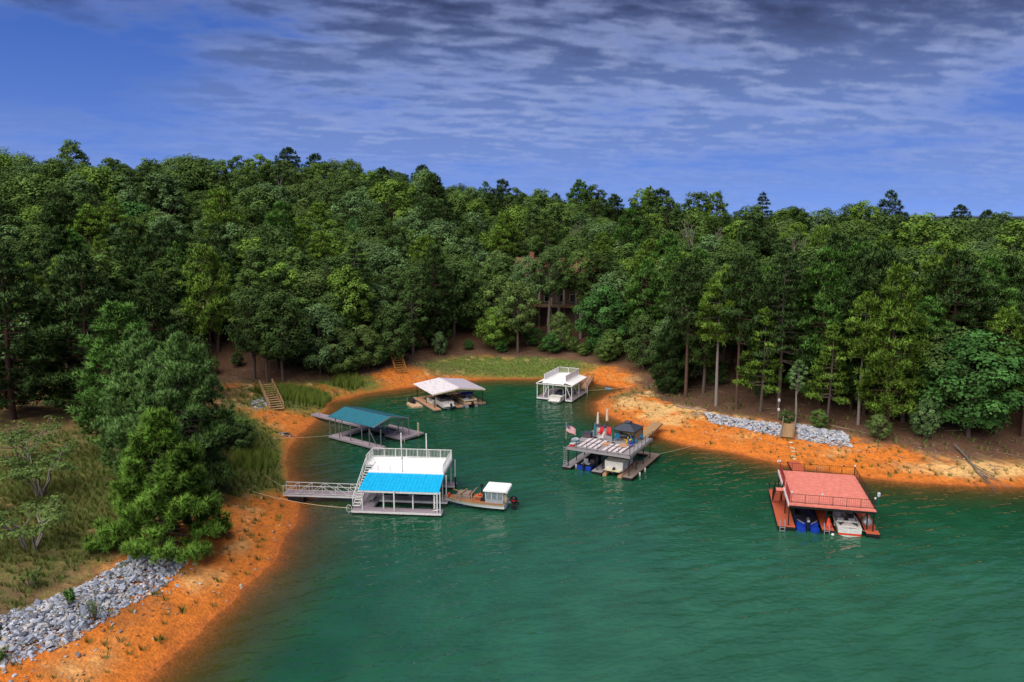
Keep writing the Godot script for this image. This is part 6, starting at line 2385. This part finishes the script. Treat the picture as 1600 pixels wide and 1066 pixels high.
		if reed > 0.22 and lot < reed * 1.6:
			var s := rng.randf_range(0.8, 1.6)
			rd.append(Transform3D(Basis(Vector3.UP, rng.randf() * TAU).scaled(Vector3(s * 1.2, s * 1.3, s * 1.2)), place))
			rc.append(Color(0.12, 0.20, 0.015).lerp(Color(0.22, 0.22, 0.03), rng.randf() * (0.4 if x > -34 or z < -110 else 0.9)))
		elif lot < clampf((green - 0.62) * 1.5, 0.04, 0.9):
			var s := rng.randf_range(0.30, 0.80) * (0.45 if z < -140 else 1.0)
			gr.append(Transform3D(Basis(Vector3.UP, rng.randf() * TAU).scaled(Vector3(s * 1.5, s, s * 1.5)), place))
			gc.append(Color(0.11, 0.19, 0.022).lerp(Color(0.23, 0.20, 0.06), rng.randf() * (0.45 if z < -140 else 0.9)))
	many(self, "grass", blades, gm, gr, gc)
	many(self, "tall_grass", blades, gm, rd, rc)
	# fallen twigs and litter along the wood's edge
	var stick := MB.new()
	stick.tube(Vector3(-0.5, 0, 0), Vector3(0.5, 0.05, 0.1), 0.03, 0.015, 4)
	var tw := []
	for k in 4000:
		var x := rng.randf_range(-60, 78)
		var z := rng.randf_range(-172, -46)
		var d := inland(x, z)
		if d < 2.5 or (wooded(x, z) < -6 and rng.randf() < 0.85):
			continue
		var s := rng.randf_range(0.5, 2.0)
		tw.append(Transform3D(Basis(Vector3.UP, rng.randf() * TAU).scaled(Vector3(s, s, s)), at_ground(x, z, 0.03)))
	many(self, "twig_litter", stick.mesh(), M.drift, tw)


func make_house() -> void:
	var o := thing("hillside_house", "house with brown roof and tall pale porch columns hidden among the trees", "house", Vector3(0.4, 0, -191.6), deg_to_rad(-13))
	var y := 10.6
	var mb := MB.new()
	mb.box(2.5, 21.5, y - 6, y + 7.2, -11, -3.2)
	part(o, "wall", mb, M.siding)
	for k in 21:
		mb = MB.new()
		mb.box(k * 1.0, k * 1.0 + 0.97, y - 0.12, y, -3.19, 0)
		part(o, "porch_board", mb, M.wood)
	mb = MB.new()
	mb.box(-0.05, 21.05, y - 0.45, y - 0.125, -0.1, 0.02)
	part(o, "porch_beam", mb, M.wood)
	for x in [0.3, 3.3, 6.3, 9.3, 12.4, 15.4, 17.6, 20.6]:
		mb = MB.new()
		mb.box(x - 0.24, x + 0.24, y, y + 7.0, -0.7, -0.22)
		part(o, "column", mb, M.beige)
		mb = MB.new()
		mb.box(x - 0.15, x + 0.15, y - 7, y - 0.45, -0.6, -0.3)
		part(o, "pier", mb, M.oldwood)
	railing(o, Vector3(0.1, y, -0.1), Vector3(20.9, y, -0.1), 1.0, 3.0, M.oldwood, 0.3, 0.06)
	for x in [4.2, 7.8, 11.0, 14.2, 17.8]:
		mb = MB.new()
		mb.box(x - 0.7, x + 0.7, y + 0.6, y + 2.4, -3.19, -3.14)
		var wd := part(o, "window", mb, M.darkglass)
		mb = MB.new()
		for s in [-0.75, 0.75]:
			mb.box(x + s - 0.06, x + s + 0.06, y + 0.5, y + 2.5, -3.18, -3.08)
		mb.box(x - 0.69, x + 0.69, y + 2.41, y + 2.52, -3.18, -3.08)
		mb.box(x - 0.69, x + 0.69, y + 0.48, y + 0.59, -3.18, -3.06)
		part(wd, "frame", mb, M.white)
	sheet(o, "roof_slope", Vector3(-0.6, y + 7.0, 0.5), Vector3(22, y + 7.0, 0.5), Vector3(22, y + 11.2, -5.8), Vector3(-0.6, y + 11.2, -5.8), M.roofbrown, 0)
	sheet(o, "roof_slope", Vector3(22, y + 7.0, -12.1), Vector3(-0.6, y + 7.0, -12.1), Vector3(-0.6, y + 11.2, -5.82), Vector3(22, y + 11.2, -5.82), M.roofbrown, 0)
	mb = MB.new()
	for s in [2.6, 21.4]:
		mb.tri(Vector3(s, y + 7.2, -10.9), Vector3(s, y + 7.2, -0.7), Vector3(s, y + 10.9, -5.8), Vector3(s - 12, 0, 0))
	part(o, "gable", mb, M.siding)
	mb = MB.new()
	mb.box(3.0, 4.1, y + 9, y + 12.6, -5.6, -4.6)
	part(o, "chimney", mb, M.roofbrown)


func _ready() -> void:
	n1.seed = 3; n1.frequency = 0.02; n1.fractal_octaves = 3
	n2.seed = 8; n2.frequency = 0.03; n2.fractal_octaves = 3
	n3.seed = 15; n3.frequency = 0.05; n3.fractal_octaves = 3
	make_light()
	make_materials()
	make_fields()
	make_land()
	make_kinds()
	make_trees()
	make_house()
	rng.seed = 55
	turquoise_dock()
	teal_dock()
	metal_roof_dock()
	railed_white_dock()
	party_dock()
	red_dock()
	make_banks()
